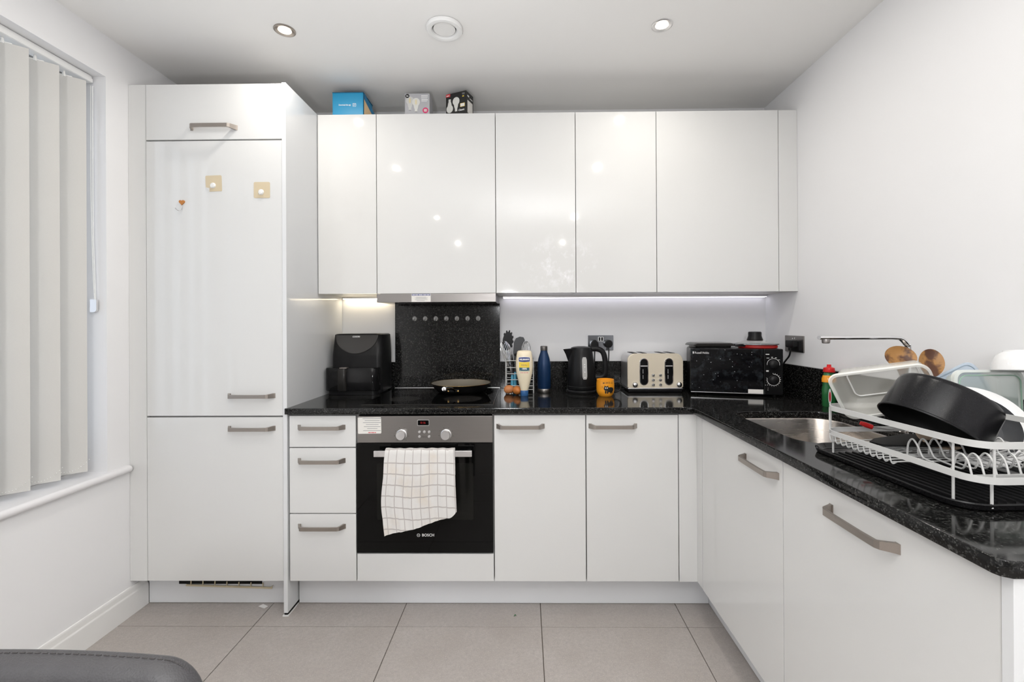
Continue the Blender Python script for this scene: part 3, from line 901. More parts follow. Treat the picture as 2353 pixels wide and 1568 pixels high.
# ------------------------------------------------------------------ ceiling fittings
def ceiling_fittings():
    for x, y, m, lab in ((.059, -.121, 'nickel', 'round dark nickel recessed downlight over the tall cabinet'), (1.601, -.124, 'satin', 'round pale recessed downlight over the right-hand wall cabinets')):
        t = thing('downlight', lab, 'light', (x, y, ZC))
        f = FR((x, y, ZC), (1, 0, 0), (0, -1, 0))          # normal down
        mk('bezel', lathe(B(), [(.0415, 0), (.0415, .0035), (.037, .0055), (.026, .002), (.0245, -.004)], 36, f), M[m], t)
        mk('bulb', lathe(B(), [(.0245, .0008), (.018, .002), (0, .003)], 28, f), M['lamp'], t)
        bm = B()
        for k in range(9):
            a = PI * (.15 + .7 * k / 8) ; c = f(.0225 * math.cos(a), .0225 * math.sin(a), .0026)
            lathe(bm, [(.0016, 0), (0, .001)], 6, FR(c, f.a, f.b))
        mk('bulb_rim_studs', bm, M['steel'], t)
    t = thing('air_vent', 'round white extractor air valve on the ceiling between the downlights', 'vent', (.7165, -.126, ZC))
    f = FR((.7165, -.126, ZC), (1, 0, 0), (0, -1, 0))
    mk('ring', lathe(B(), [(.064, 0), (.073, .003), (.074, .010), (.070, .017), (.060, .0195), (.052, .016), (.0475, .006), (.0465, 0)], 48, f), M['white'], t)
    mk('disc', lathe(B(), [(.044, .004), (.0445, .009), (.043, .0105), (0, .012)], 40, f), M['trimw'], t)
    mk('throat', lathe(B(), [(.0475, .001), (0, .001)], 32, f), M['blackm'], t)


ceiling_fittings()


# ------------------------------------------------------------------ boxes on the wall cabinets
def bulb_poly(s=1):
    """outline of a light bulb, cap down"""
    o = [(.006, 0), (.006, .012), (.0085, .018)]
    o += [(.0175 * math.cos(a), .045 + .0185 * math.sin(a)) for a in [(-.9 + (PI + 1.8) * k / 20) for k in range(21)]]
    o += [(-.0085, .018), (-.006, .012), (-.006, 0)]
    return [(u * s, v * s) for u, v in o]


def boxes():
    ZT = 2.3234
    t = thing('blue_box', 'bright blue carton with an open side flap on top of the wall cabinets', 'box', (.16, .40, ZT), -.02)
    # front face left-right, sloping away to the right as an open end
    x0, x1, y0, y1, h = .0735, .2285, .306, .446, .1155
    bm = B(); box(bm, x0, x1, y0, y1, ZT, ZT + h, .0008, 1)
    mk('carton', bm, M['blue'], t)
    bm = B(); box(bm, x0 - .001, x1 + .002, y0 - .0005, y1 + .001, ZT + h, ZT + h + .003); mk('lid', bm, M['blued'], t)
    bm = B(); prism(bm, [(0, 0), (.062, 0), (.064, .010), (.004, .118)], -.003, 0, FR((x1 + .001, .311, ZT), (1, .75, 0), (0, 0, 1)))
    mk('side_flap', bm, M['blued'], t)
    bm = B(); prism(bm, [(.002, .005), (.050, .002), (.044, .012), (.002, .085)], 0, .002, FR((x1 + .001, .311, ZT), (1, .75, 0), (0, 0, 1)))
    mk('torn_board', bm, M['cardb'], t)
    bm = text_bm('Download the app', .0105, 'LEFT', .0002); put(bm, lambda u, v: Vector((.105 + u * .78, y0 - .0004, ZT + .054 + v))); mk('lettering', bm, M['printw'], t)
    bm = B(); F = lambda u, v: Vector((.1845 + u, y0 - .0004, ZT + .054 + v))
    P, Q = rrect(-.0085, .0085, -.0085, .0085, .003, 3), rrect(-.007, .007, -.007, .007, .0022, 3)
    for i in range(len(P)):
        j = (i + 1) % len(P); bm.faces.new([bm.verts.new(F(*q)) for q in (P[i], P[j], Q[j], Q[i])])
    bars(bm, F, [(-.005, .005, .003, .0042), (-.005, .005, -.0006, .0006), (-.005, .002, -.0042, -.003)])
    mk('emblem', bm, M['printw'], t)

    t = thing('grey_bulb_box', 'grey light bulb carton picturing two clear bulbs on the wall cabinets', 'box', (.50, .37, ZT))
    x0, x1, y0, h = .4395, .5645, .306, .1085
    mk('carton', box(B(), x0, x1, y0, .385, ZT, ZT + h, .001, 1), M['greyb'], t)
    F = lambda a, b, s=1: (lambda u, v: Vector((x0 + a + u, y0 - .0004 * s, ZT + b + v)))
    for q, (a, b) in enumerate(((.026, .022), (.057, .014))):
        bm = B(); flat(bm, bulb_poly(1.12), F(a, b, 1 + 2 * q)); mk('bulb_picture', bm, M['frost' if q else 'frostd'], t)
        bm = B(); bars(bm, F(a, b, 2 + 2 * q), [(-.0006, .0006, .036, .064), (-.004, -.003, .040, .060), (.003, .004, .040, .060)]); mk('filament_print', bm, M['yellow'], t)
        bm = B(); bars(bm, F(a, b, 2 + 2 * q), [(-.006, .006, -.001, .003)]); mk('cap_print', bm, M['print'], t)
    bm = B(); flat(bm, circle(.013, .0955, .0105), F(0, 0, 2)); mk('badge', bm, M['printk'], t)
    bm = text_bm('2x', .011, 'CENTER', .0002); put(bm, F(.013, .0955, 3)); mk('lettering', bm, M['printw'], t)
    bm = B(); bars(bm, F(0, 0), [(.083, .116, .0955, .0985), (.083, .116, .0895, .0915), (.083, .113, .0835, .0855), (.084, .116, .0735, .0775), (.084, .112, .067, .069)]); mk('print', bm, M['printw'], t)
    bm = B(); flat(bm, circle(.104, .0225, .0145), F(0, 0)); mk('energy_badge', bm, M['pink'], t)
    bm = B(); flat(bm, rrect(.0965, .1115, .0165, .0290, .003, 3), F(0, 0, 2)); mk('badge_screen', bm, M['frost'], t)
    bm = B(); bars(bm, F(0, 0, 3), [(.099, .103, .0215, .0245), (.105, .109, .0215, .0245)]); mk('badge_print', bm, M['pink'], t)

    t = thing('black_bulb_box', 'black light bulb carton turned at an angle on the wall cabinets', 'box', (.70, .39, ZT))
    A = Vector((.6395, .350, ZT)); ang = -.38; f = FR(A, (math.cos(ang), math.sin(ang), 0), (0, 0, 1)); w, d, h = .118, .075, .1225
    mk('carton', box(B(), 0, w, 0, h, -d, 0, .001, 1, f), M['blackb'], t)
    g = lambda a, b, s=1, k=1: (lambda u, v: f(a + u * k, b + v * k, .0004 * s))
    bm = B(); flat(bm, [(0, h - .016), (.026, h - .016), (.026, h - .001), (0, h - .001)], g(0, 0)); mk('red_corner', bm, M['redp'], t)
    bm = B(); bars(bm, g(0, 0, 2), [(.004, .020, h - .012, h - .008)]); mk('print', bm, M['printw'], t)
    bm = B(); flat(bm, [(u, -v) for u, v in reversed(bulb_poly(1.10))], g(.0225, .094)); mk('bulb_picture', bm, M['frost'], t)
    bm = B(); flat(bm, bulb_poly(1.14), g(.0600, .026, 2)); mk('bulb_picture', bm, M['frost'], t)
    bm = B(); bars(bm, g(0, 0), [(.0835, .110, .044, .062)]); mk('cream_panel', bm, M['yellow'], t); bm = B(); bars(bm, g(0, 0, 2), [(.085, .1085, .0455, .0605)]); mk('cream_panel_print', bm, M['label'], t)
    bm = B(); bars(bm, g(0, 0), [(.096, .106, .094, .099)]); mk('yellow_print', bm, M['yellow'], t)
    bm = B(); bars(bm, g(0, 0), [(.094, .110, .110, .113), (.096, .110, .105, .107)]); mk('print', bm, M['print'], t)
    bm = text_bm('Classic', .0125, 'CENTER', .0003); put(bm, g(.091, .029, 1)); mk('lettering', bm, M['printw'], t)
    s = FR(f(w, 0, 0), -f.n, f.b)
    q = lambda u, v: s(u, v, .0005)
    bm = B(); bars(bm, q, [(.012, .066, .016, .080)]); mk('side_print', bm, M['label'], t)
    bm = B(); bars(bm, q, [(.012, .03, .098, .106), (.036, .066, .094, .098)]); mk('side_text', bm, M['printw'], t)


boxes()


# ------------------------------------------------------------------ things on the back worktop
ZW = .9064


def air_fryer():
    t = thing('air_fryer', 'black drawer air fryer standing in the corner against the tall cabinet', 'air fryer', (.155, .45, ZW))
    bm = B(); tab = [(.012, .0), (.03, 0), (.197, .0), (.205, .001), (.3085, .0310), (.3135, .036)]
    rings = []
    for z, fy in tab:
        top = z > .309
        i = .006 if top else 0
        rings.append([(u, v, ZW + z) for u, v in rrect(.030 + i, .2885 - i + (.006 if z < .25 else .0), .372 + fy, .572 - i, .030, 6)])
    loft(bm, rings); mk('body', bm, M['black'], t)
    dz = ZW
    bm = B(); rings = [[(u, v, dz + z) for u, v in rrect(.0085 + i, .2865 - i, .335 + i, .52, (.035, .02, .02, .035), 6)] for z, i in ((.022, .002), (.026, 0), (.136, 0), (.1405, .003))]
    loft(bm, rings); d = mk('drawer', bm, M['blackg'], t)
    mk('foot_base', loft(B(), [[(u, v, dz + z) for u, v in rrect(.020, .278, .350, .565, .03, 5)] for z in (.001, .0215)]), M['black'], t)
    bm = B(); rings = [[(u, v, dz + z) for u, v in rrect(.083, .127, .318 + i, .345, (.012, .002, .002, .012), 5)] for z, i in ((.024, .004), (.030, 0), (.130, 0), (.137, .004))]
    loft(bm, rings); mk('grip', bm, M['charc'], d)
    bm = B(); box(bm, .094, .132, .322, .350, dz + .1385, dz + .1435, .0015); mk('release_button', bm, M['nickel'], d)
    # sloping glossy touch panel with an arched lower edge
    f = FR((.158, .3722, dz + .200), (1, 0, 0), (0, .034, .108))
    P = [(.112, .106), (-.112, .106)] + [(-.112 + .224 * k / 28, .100 - .094 * math.sin(PI * k / 28) ** .5) for k in range(29)]
    f = FR((.158, .3732, dz + .205), (1, 0, 0), (0, .0302, .1035))
    mk('touch_panel', prism(B(), P, .0, .0045, f, .0012), M['touch'], t)
    bm = text_bm('COSORI', .0108, 'CENTER', .0002); put(bm, lambda u, v: f(-.003 + u, .096 + v, .0052)); mk('lettering', bm, M['printw'], t)


air_fryer()


def frying_pan():
    cx, cy, z = .700, .425, ZW + .0050
    t = thing('frying_pan', 'black frying pan with a worn grey inside on the hob', 'pan', (cx, cy, z))
    mk('bowl', lathe(B(), [(0, 0), (.105, 0), (.122, .006), (.140, .022), (.1545, .0475), (.1565, .0485)], 56, UP((cx, cy, z))), M['pandark'], t)
    mk('inside', lathe(B(), [(.1565, .0485), (.1535, .0475), (.138, .024), (.120, .009), (.103, .004), (0, .004)], 56, UP((cx, cy, z))), M['panin'], t)
    mk('rim', lathe(B(), [(.1545, .0470), (.1572, .0478), (.1572, .0492), (.1535, .0480)], 56, UP((cx, cy, z))), M['gold'], t)
    a = Vector((cx - .022, cy - .148, z + .030))
    bm = B(); box(bm, a.x - .026, a.x + .034, a.y - .006, a.y + .004, a.z - .010, a.z + .004, .002)
    k = mk('handle_bracket', bm, M['blackm'], t)
    for s in (-.020, .028): mk('rivet', lathe(B(), [(.0045, 0), (.0038, .002), (0, .003)], 12, FT((a.x + s, a.y - .006, a.z - .005))), M['gold'], k)
    p = smooth_path([(a.x + .012, a.y - .004, a.z - .002), (a.x + .008, a.y - .03, a.z + .008), (a.x - .004, a.y - .075, a.z + .018), (a.x - .010, a.y - .13, a.z + .026), (a.x - .012, a.y - .165, a.z + .028)], 4)
    mk('handle', tube(B(), p, [.006] * 4 + [.0065 + .0003 * i for i in range(len(p) - 4)], 12), M['chromed'], t)
    e = p[-1]
    mk('handle_cap', lathe(B(), [(.0115, 0), (.012, .004), (.0095, .009), (0, .011)], 16, FR(e, (1, 0, 0), (0, .15, 1))), M['chrome'], t)


frying_pan()


def wire_whisk(name, lab, base, tip, rmax, n=9):
    t = thing(name, lab, 'whisk', base, group=None)
    b, e = Vector(base), Vector(tip); ax = (e - b); L = ax.length; fr = FR(b, ax.orthogonal(), ax.cross(ax.orthogonal()))
    bm = B(); w0 = .48
    for k in range(n):
        a = PI * k / n; c, s = math.cos(a), math.sin(a); P = []
        for i in range(21):
            q = i / 20 * 2 - 1; h = 1 - abs(q) ** 2.6; rr = rmax * (math.sin(PI * min(1, abs(q) * .5 + .0) * 1.0)) * (1.0 if abs(q) < .62 else 1 - ((abs(q) - .62) / .38) ** 1.7 * .9)
            P.append(fr(c * rr * (1 if q > 0 else -1), s * rr * (1 if q > 0 else -1), L * (w0 + (1 - w0) * h)))
        tube(bm, P, .0010, 5)
    mk('wires', bm, M['chrome'], t)
    mk('handle', tube(B(), [fr(0, 0, 0), fr(0, 0, L * .05), fr(0, 0, L * .44), fr(0, 0, L * .5)], [.006, .008, .0075, .006], 12), M['steel'], t)
    return t


def utensils():
    t = thing('utensil_holder', 'white wire utensil holder standing behind the mayonnaise', 'utensil holder', (1.01, .44, ZW))
    x0, x1, y0, y1 = .9385, 1.082, .390, .485
    bm = B()
    for x in (x0, x1):
        for y in (y0, y1): tube(bm, [(x, y, ZW), (x, y, ZW + .175)], .0026, 6)
    mk('posts', bm, M['enamel'], t)
    for z in (.020, .040, .071, .102, .134, .170):
        bm = B(); tube(bm, [(x, y, ZW + z) for x, y in rrect(x0, x1, y0, y1, .008, 3)], .0021, 6, True); mk('rail', bm, M['enamel'], t)
    bm = B()
    for k in range(6): tube(bm, [(x0 + (x1 - x0) * k / 5, y0, ZW + .004), (x0 + (x1 - x0) * k / 5, y1, ZW + .004)], .002, 6)
    mk('base_wires', bm, M['enamel'], t)
    zb = ZW + .007
    wire_whisk('whisk', 'large steel balloon whisk leaning left in the wire holder', (.995, .425, zb), (.924, .430, zb + .262), .034)
    wire_whisk('whisk', 'smaller steel whisk standing behind the mayonnaise bottle', (1.03, .462, zb), (1.045, .468, zb + .262), .029)
    t = thing('pasta_server', 'black toothed pasta server at the left of the wire holder', 'utensil', (.98, .46, zb))
    mk('handle', tube(B(), [(.992, .462, zb), (.965, .470, zb + .19)], .0055, 8), M['black'], t)
    f = FR((.945, .474, zb + .262), (1, 0, -.12), (.12, 0, 1)); P = []
    for k in range(132):
        a = 2 * PI * k / 132; r = 1.0
        tooth = (math.cos(a * 13) > 0) and math.sin(a + .5) > -.1
        r = 1.16 if tooth else .98
        P.append((.0275 * r * math.cos(a), .052 * r * math.sin(a)))
    P2 = []
    mk('head', prism(B(), P, -.003, .003, f, .001), M['black'], t)
    t = thing('spatula', 'grey nylon spatula with a rounded slanted blade in the wire holder', 'utensil', (1.0, .45, zb))
    mk('handle', tube(B(), [(.985, .470, zb), (.991, .472, zb + .15)], .0055, 8), M['dgrey'], t)
    f = FR((.999, .474, zb + .22), (1, 0, -.12), (.12, 0, 1))
    mk('blade', prism(B(), [(-.008, -.09), (.010, -.09), (.022, -.03), (.031, .03), (.033, .052), (.024, .066), (.004, .067), (-.016, .056), (-.024, .035), (-.022, -.02)], -.0025, .0025, f, .001), M['dgrey'], t)
    t = thing('ladle', 'black handled utensil with a hanging loop behind the mayonnaise', 'utensil', (1.05, .43, zb))
    p = [(1.043 + .017 * math.cos(a), .43, zb + .188 + .024 * math.sin(a)) for a in [(-.25 + (PI + .5) * k / 14) for k in range(15)]]
    mk('loop', tube(B(), [(1.055, .43, zb + .15)] + p + [(1.034, .43, zb + .15)], .0036, 8), M['black'], t)
    mk('handle', tube(B(), [(1.045, .43, zb), (1.045, .43, zb + .16)], .007, 8), M['black'], t)
    for x, y, dx, h, lab in ((.972, .405, -.002, .142, 'turquoise handled utensil upside down in the wire holder'), (.984, .412, .004, .165, 'turquoise and grey handled utensil next to its twin in the holder')):
        t = thing('handled_utensil', lab, 'utensil', (x, y, zb))
        mk('handle', tube(B(), [(x, y, zb), (x, y, zb + .015), (x + dx * .4, y, zb + h * .45), (x + dx * .7, y, zb + h * .62)], [.008, .0105, .0085, .006], 12), M['turq'], t)
        mk('shaft', tube(B(), [(x + dx * .7, y, zb + h * .62), (x + dx, y, zb + h)], .0045, 8), M['dgrey'], t)
    t = thing('corkscrew', 'small black clip at the top left of the mayonnaise in the holder', 'utensil', (.997, .40, zb))
    mk('shaft', tube(B(), [(1.0, .402, zb), (.993, .402, zb + .17), (.990, .402, zb + .19)], .003, 6), M['black'], t)
    mk('grip', tube(B(), [(.982, .402, zb + .192), (1.003, .402, zb + .202)], .0055, 8), M['black'], t)


utensils()


def eggs():
    for x, y, ax, m, lab in ((.9565, .372, (1, -.1, .12), 'egg', 'brown egg lying left of the other egg'), (.9985, .338, (.35, -1, .06), 'egg2', 'more orange egg touching the mayonnaise bottle')):
        n = Vector(ax).normalized(); c = Vector((x, y, ZW + .0240)); fr = FR(c, n.orthogonal(), n.cross(n.orthogonal()))
        P = []
        for k in range(17):
            a = PI * k / 16; r = .0222 * math.sin(a) * (1 + .10 * math.cos(a)); P.append((r, -.0285 * math.cos(a)))
        mk('egg', lathe(B(), P, 24, fr), M[m], label=lab, cat='egg')


eggs()


def mayo():
    cx, cy = 1.0348, .315
    t = thing('mayonnaise_bottle', 'squeezy mayonnaise bottle standing on its blue cap', 'bottle', (cx, cy, ZW))
    tab = [(.028, .0195), (.036, .021), (.055, .0265), (.085, .034), (.115, .0405), (.145, .0435), (.175, .0430), (.205, .0395), (.220, .0365), (.2265, .031), (.228, .02)]
    dp = lambda z: interp([(.028, .0195), (.06, .023), (.12, .027), (.19, .025), (.22, .021), (.2265, .015), (.228, .008)], z)
    rings = [[(cx + w * (abs(math.cos(a)) ** .8) * (1 if math.cos(a) > 0 else -1), cy + dp(z) * math.sin(a), ZW + z) for a in [2 * PI * k / 40 for k in range(40)]] for z, w in tab]
    mk('bottle_body', loft(B(), rings), M['mayo'], t, ang=60)
    mk('cap', lathe(B(), [(0, 0), (.0185, 0), (.0195, .002), (.0205, .026), (.0195, .0285), (0, .0285)], 32, UP((cx, cy, ZW))), M['bluep'], t)

    def S(u, v, s=1):
        w = interp(tab, v); q = max(-.97, min(.97, u / w)); c = math.copysign(abs(q) ** 1.25, q)
        return Vector((cx + u, cy - dp(v) * math.sqrt(max(0, 1 - c * c)) - .0005 * s, ZW + v))

    def patch(x0, x1, z0, z1, s, arch=0):
        bm = B(); nx, nz = 10, 6; V = [[None] * (nx + 1) for _ in range(nz + 1)]
        for j in range(nz + 1):
            for i in range(nx + 1):
                u = x0 + (x1 - x0) * i / nx; q = 2 * i / nx - 1
                V[j][i] = bm.verts.new(S(u, z0 + (z1 - z0) * j / nz + arch * (1 - q * q) * (2 * j / nz - 1), s))
        for j in range(nz):
            for i in range(nx): bm.faces.new((V[j][i], V[j][i + 1], V[j + 1][i + 1], V[j + 1][i]))
        return bm
    mk('label_band', patch(-.029, .029, .173, .194, 1, .003), M['printw'], t)
    mk('label_band', patch(-.0275, .0275, .1745, .1925, 2, .003), M['navy'], t)
    b = text_bm("HELLMANN'S", .0105, 'CENTER', .0005); put(b, lambda u, v: S(u * .78, .1835 + v, 3.5)); mk('lettering', b, M['printw'], t)
    mk('label_panel', patch(-.026, .026, .1435, .1715, 1), M['yellow'], t)
    b = text_bm('REAL', .0135, 'CENTER'); put(b, lambda u, v: S(u, .1555 + v, 3)); mk('lettering', b, M['cardb'], t)
    mk('label_panel', patch(-.025, .025, .127, .1435, 1.5), M['teal'], t)
    b = text_bm('100%', .0115, 'CENTER', .0004); put(b, lambda u, v: S(u, .1375 + v, 3)); mk('lettering', b, M['printw'], t)
    bm = B(); bars(bm, lambda u, v: S(u, v, 2.5), [(-.021, .021, .1285, .1305)]); mk('print', bm, M['printw'], t)
    bm = B()
    for k in range(5): bars(bm, lambda u, v: S(u, v, 1.5), [(-.018 + .008 * k, -.0145 + .008 * k, .1165, .120)])
    mk('small_print', bm, M['pink'], t)


mayo()


def bottle():
    c = (1.1385, .425, ZW)
    t = thing('water_bottle', 'dark blue metal water bottle with a steel cap beside the kettle', 'bottle', c)
    mk('bottle_body', lathe(B(), [(.0335, .021), (.0352, .024), (.0352, .140), (.034, .155), (.030, .178), (.024, .198), (.0195, .210), (.0178, .218), (.0178, .222)], 40, UP(c)), M['bottle'], t)
    mk('base_ring', lathe(B(), [(0, 0), (.0325, 0), (.0345, .003), (.0345, .0185), (.0335, .021)], 40, UP(c)), M['steel'], t)
    mk('cap', lathe(B(), [(.0178, .2205), (.0185, .222), (.0185, .242), (.0165, .2445), (0, .245)], 36, UP(c)), M['steel'], t)


bottle()


def kettle():
    c = (1.3345, .420, ZW); cx, cy = c[0], c[1]
    t = thing('kettle', 'matt black electric jug kettle with a grey water gauge', 'kettle', c)
    mk('power_base', lathe(B(), [(0, 0), (.078, 0), (.080, .003), (.080, .012), (.076, .017), (.070, .019), (0, .019)], 48, UP(c)), M['black'], t)
    prof = [(0, .020), (.0735, .020), (.0765, .024), (.0765, .036), (.0745, .038), (.0755, .041), (.0735, .10), (.0665, .17), (.0575, .222), (.0555, .229)]
    mk('jug', lathe(B(), prof, 56, UP(c)), M['black'], t)
    mk('lid', lathe(B(), [(.0555, .2285), (.053, .2355), (.042, .2395), (.02, .2425), (0, .243)], 40, UP(c)), M['black'], t)
    bm = B()
    zs = [(.232, .097, .004), (.205, .082, .012), (.165, .066, .016)]
    V = []
    P = [[(cx - .052, cy - .028, ZW + .2305), (cx - .0955, cy, ZW + .2270), (cx - .052, cy + .028, ZW + .2305)],
         [(cx - .053, cy - .024, ZW + .205), (cx - .082, cy, ZW + .200), (cx - .053, cy + .024, ZW + .205)],
         [(cx - .061, cy - .012, ZW + .168), (cx - .068, cy, ZW + .160), (cx - .061, cy + .012, ZW + .168)]]
    loft(bm, P, True, True); mk('spout', bm, M['black'], t)
    hp = smooth_path([(cx + .045, cy - .004, ZW + .2275), (cx + .080, cy - .006, ZW + .2285), (cx + .108, cy - .008, ZW + .216), (cx + .121, cy - .009, ZW + .185), (cx + .126, cy - .009, ZW + .13), (cx + .122, cy - .008, ZW + .095), (cx + .104, cy - .006, ZW + .080), (cx + .070, cy - .002, ZW + .078)], 5)
    mk('handle', tube(B(), hp, .011, 10, sec=[(.0085 * math.cos(a), .014 * math.sin(a)) for a in [2 * PI * k / 12 for k in range(12)]], up=(0, 1, 0)), M['black'], t)
    rt = [(a, b) for b, a in prof[4:]]

    def S(u, v, s=0):
        r = interp([(.036, .0765), (.041, .0755), (.10, .0735), (.17, .0665), (.222, .0575)], v) + s; a = -PI / 2 + u / r + .12
        return Vector((cx + r * math.cos(a), cy + r * math.sin(a), ZW + v))
    bm = B(); rows = []
    W_ = .0125
    for j in range(15):
        v = .076 + .113 * j / 14; w = W_ * (1 if 1 < j < 13 else (.9 if j in (1, 13) else .6)); rows.append([S(-w + 2 * w * i / 4, v, .0012) for i in range(5)])
    loft(bm, rows, False, False, False); g = mk('water_gauge', bm, mat('grey_gauge', (.42, .42, .41), .25), t)
    bm = B()
    for v in (.085, .112, .138, .150): bars(bm, lambda u, w: S(u, w, .0018), [(-.0022, .0022, v, v + .0035)])
    mk('gauge_mark', bm, M['printw'], g)


kettle()


def mug():
    cx, cy = 1.4388, .300; c = (cx, cy, ZW)
    t = thing('mug', 'orange mug printed with a black cat and a black handle', 'mug', c)
    prof = [(0, 0), (.030, 0), (.0325, .002), (.0375, .010), (.0425, .020), (.0440, .030), (.0440, .062), (.0425, .076), (.0432, .0825)]
    mk('cup', lathe(B(), prof + [(.0420, .084), (.0400, .083), (.0405, .06), (.038, .02), (0, .012)], 44, UP(c)), M['orange'], t)
    tab = [(h, r) for r, h in prof[1:]]
    hp = smooth_path([(cx + .040, cy + .004, ZW + .062), (cx + .062, cy + .006, ZW + .065), (cx + .078, cy + .008, ZW + .050), (cx + .074, cy + .008, ZW + .030), (cx + .058, cy + .006, ZW + .020), (cx + .041, cy + .004, ZW + .022)], 5)
    mk('handle', tube(B(), hp, .0052, 10), M['blackg'], t)

    def S(u, v, s=1):
        r = interp(tab, v) + .0005 * s; a = -PI / 2 + u / .044; return Vector((cx + r * math.cos(a), cy + r * math.sin(a), ZW + v))

    def shape(poly, s, m, name):
        bm = B()
        n = len(poly); mx = sum(p[0] for p in poly) / n; mz = sum(p[1] for p in poly) / n
        mid = [((a + mx) / 2, (b + mz) / 2) for a, b in poly]
        o = [bm.verts.new(S(*p, s)) for p in poly]; i_ = [bm.verts.new(S(*p, s)) for p in mid]; cc = bm.verts.new(S(mx, mz, s))
        for k in range(n):
            j = (k + 1) % n; bm.faces.new((o[k], o[j], i_[j], i_[k])); bm.faces.new((i_[k], i_[j], cc))
        mk(name, bm, M[m], t)
    shape(circle(.018, .036, .021, 24, .0125), 1, 'printk', 'cat_print')
    shape(circle(-.003, .042, .0125, 22, .011), 1.4, 'printk', 'cat_print')
    shape([(-.013, .047), (-.0105, .058), (-.005, .052)], 1.2, 'printk', 'cat_print'); shape([(.000, .052), (.0055, .058), (.008, .047)], 1.2, 'printk', 'cat_print')
    for x in (-.006, .004, .020, .029): shape(circle(x, .025, .004, 14, .009), 1.2, 'printk', 'cat_print')
    shape(circle(-.0065, .045, .0028, 12), 2, 'printw', 'cat_eye'); shape(circle(.0015, .045, .0028, 12), 2, 'printw', 'cat_eye')
    b = text_bm('M I A O - U', .0112, 'CENTER', .0003); put(b, lambda u, v: S(u * .92 + .006, .0705 + v - .16 * abs(u) * .6, 1.5)); mk('lettering', b, M['printk'], t)
    bm = B()
    for k in range(3):
        a = .4 + .35 * k
        for q in (-1,):
            P0, P1 = (-.018, .044 + .004 * k), (-.026, .040 + .007 * k); bars(bm, lambda u, v: S(u, v, 1.2), [(P1[0], P0[0], P0[1], P0[1] + .0008)])
    mk('whisker_print', bm, M['printk'], t)


mug()


def toaster():
    x0, x1, y0, y1 = 1.5735, 1.8605, .400, .572
    t = thing('toaster', 'cream four slice toaster with chrome sides and two lever slots', 'toaster', ((x0 + x1) / 2, .48, ZW))
    f = FT((0, 0, ZW)); zb, zt = .024, .2035
    P = rrect(x0, x1, zb, zt, [.006, .036, .036, .006], 7)
    mk('base', box(B(), x0 + .006, x1 - .004, y0 + .004, y1, ZW + .003, ZW + .018, .003), M['black'], t)
    mk('base_trim', box(B(), x0, x1, y0 - .001, y1, ZW + .017, ZW + .0245, .002), M['chrome'], t)
    bm = B(); prism(bm, P, -y0 - .012, -y0, f, .006, 3); mk('front_panel', bm, M['cream'], t)
    bm = B(); P2 = rrect(x0 + .002, x1 - .002, zb, zt - .001, [.006, .036, .036, .006], 7); prism(bm, P2, -y1, -y0 - .011, f)
    mk('shell', bm, M['satin'], t)
    for sx in (1.618, 1.668, 1.766, 1.816):
        mk('bread_slot', box(B(), sx - .012, sx + .012, y0 + .025, y1 - .02, ZW + zt - .012, ZW + zt + .0006), M['blackm'], t)
    for lx in (1.6575, 1.7870):
        o = prism(B(), rrect(lx - .0225, lx + .0225, .0385, .180, .0224, 8), -y0, -y0 + .0025, f, .001); s = mk('lever_surround', o, M['chrome'], t)
        mk('lever_slot', prism(B(), rrect(lx - .0185, lx + .0185, .043, .1755, .0184, 8), -y0 + .0024, -y0 + .003, f), M['blackg'], t)
        mk('lever', box(B(), lx - .0175, lx + .0175, y0 - .013, y0 - .002, ZW + .136, ZW + .1415, .0015), M['satin'], t)
        bm = B(); bars(bm, lambda u, v: Vector((u, y0 - .0033, ZW + v)), [(lx - .006, lx - .0045, .10, .122), (lx - .006, lx - .0045, .072, .092)]); mk('scale_mark', bm, M['printw'], t)
    for dx in (1.6105, 1.8395):
        mk('browning_dial', lathe(B(), [(.0145, 0), (.0145, .006), (.012, .011), (.006, .0145), (0, .0155)], 24, FT((dx, y0, ZW + .0415))), M['chrome'], t)
    for bx in (1.7055, 1.7425):
        for bz in (.0405, .0655, .0905):
            mk('button', lathe(B(), [(.0085, 0), (.0085, .003), (.007, .005), (0, .006)], 16, FT((bx, y0, ZW + bz))), M['chrome'], t)


toaster()


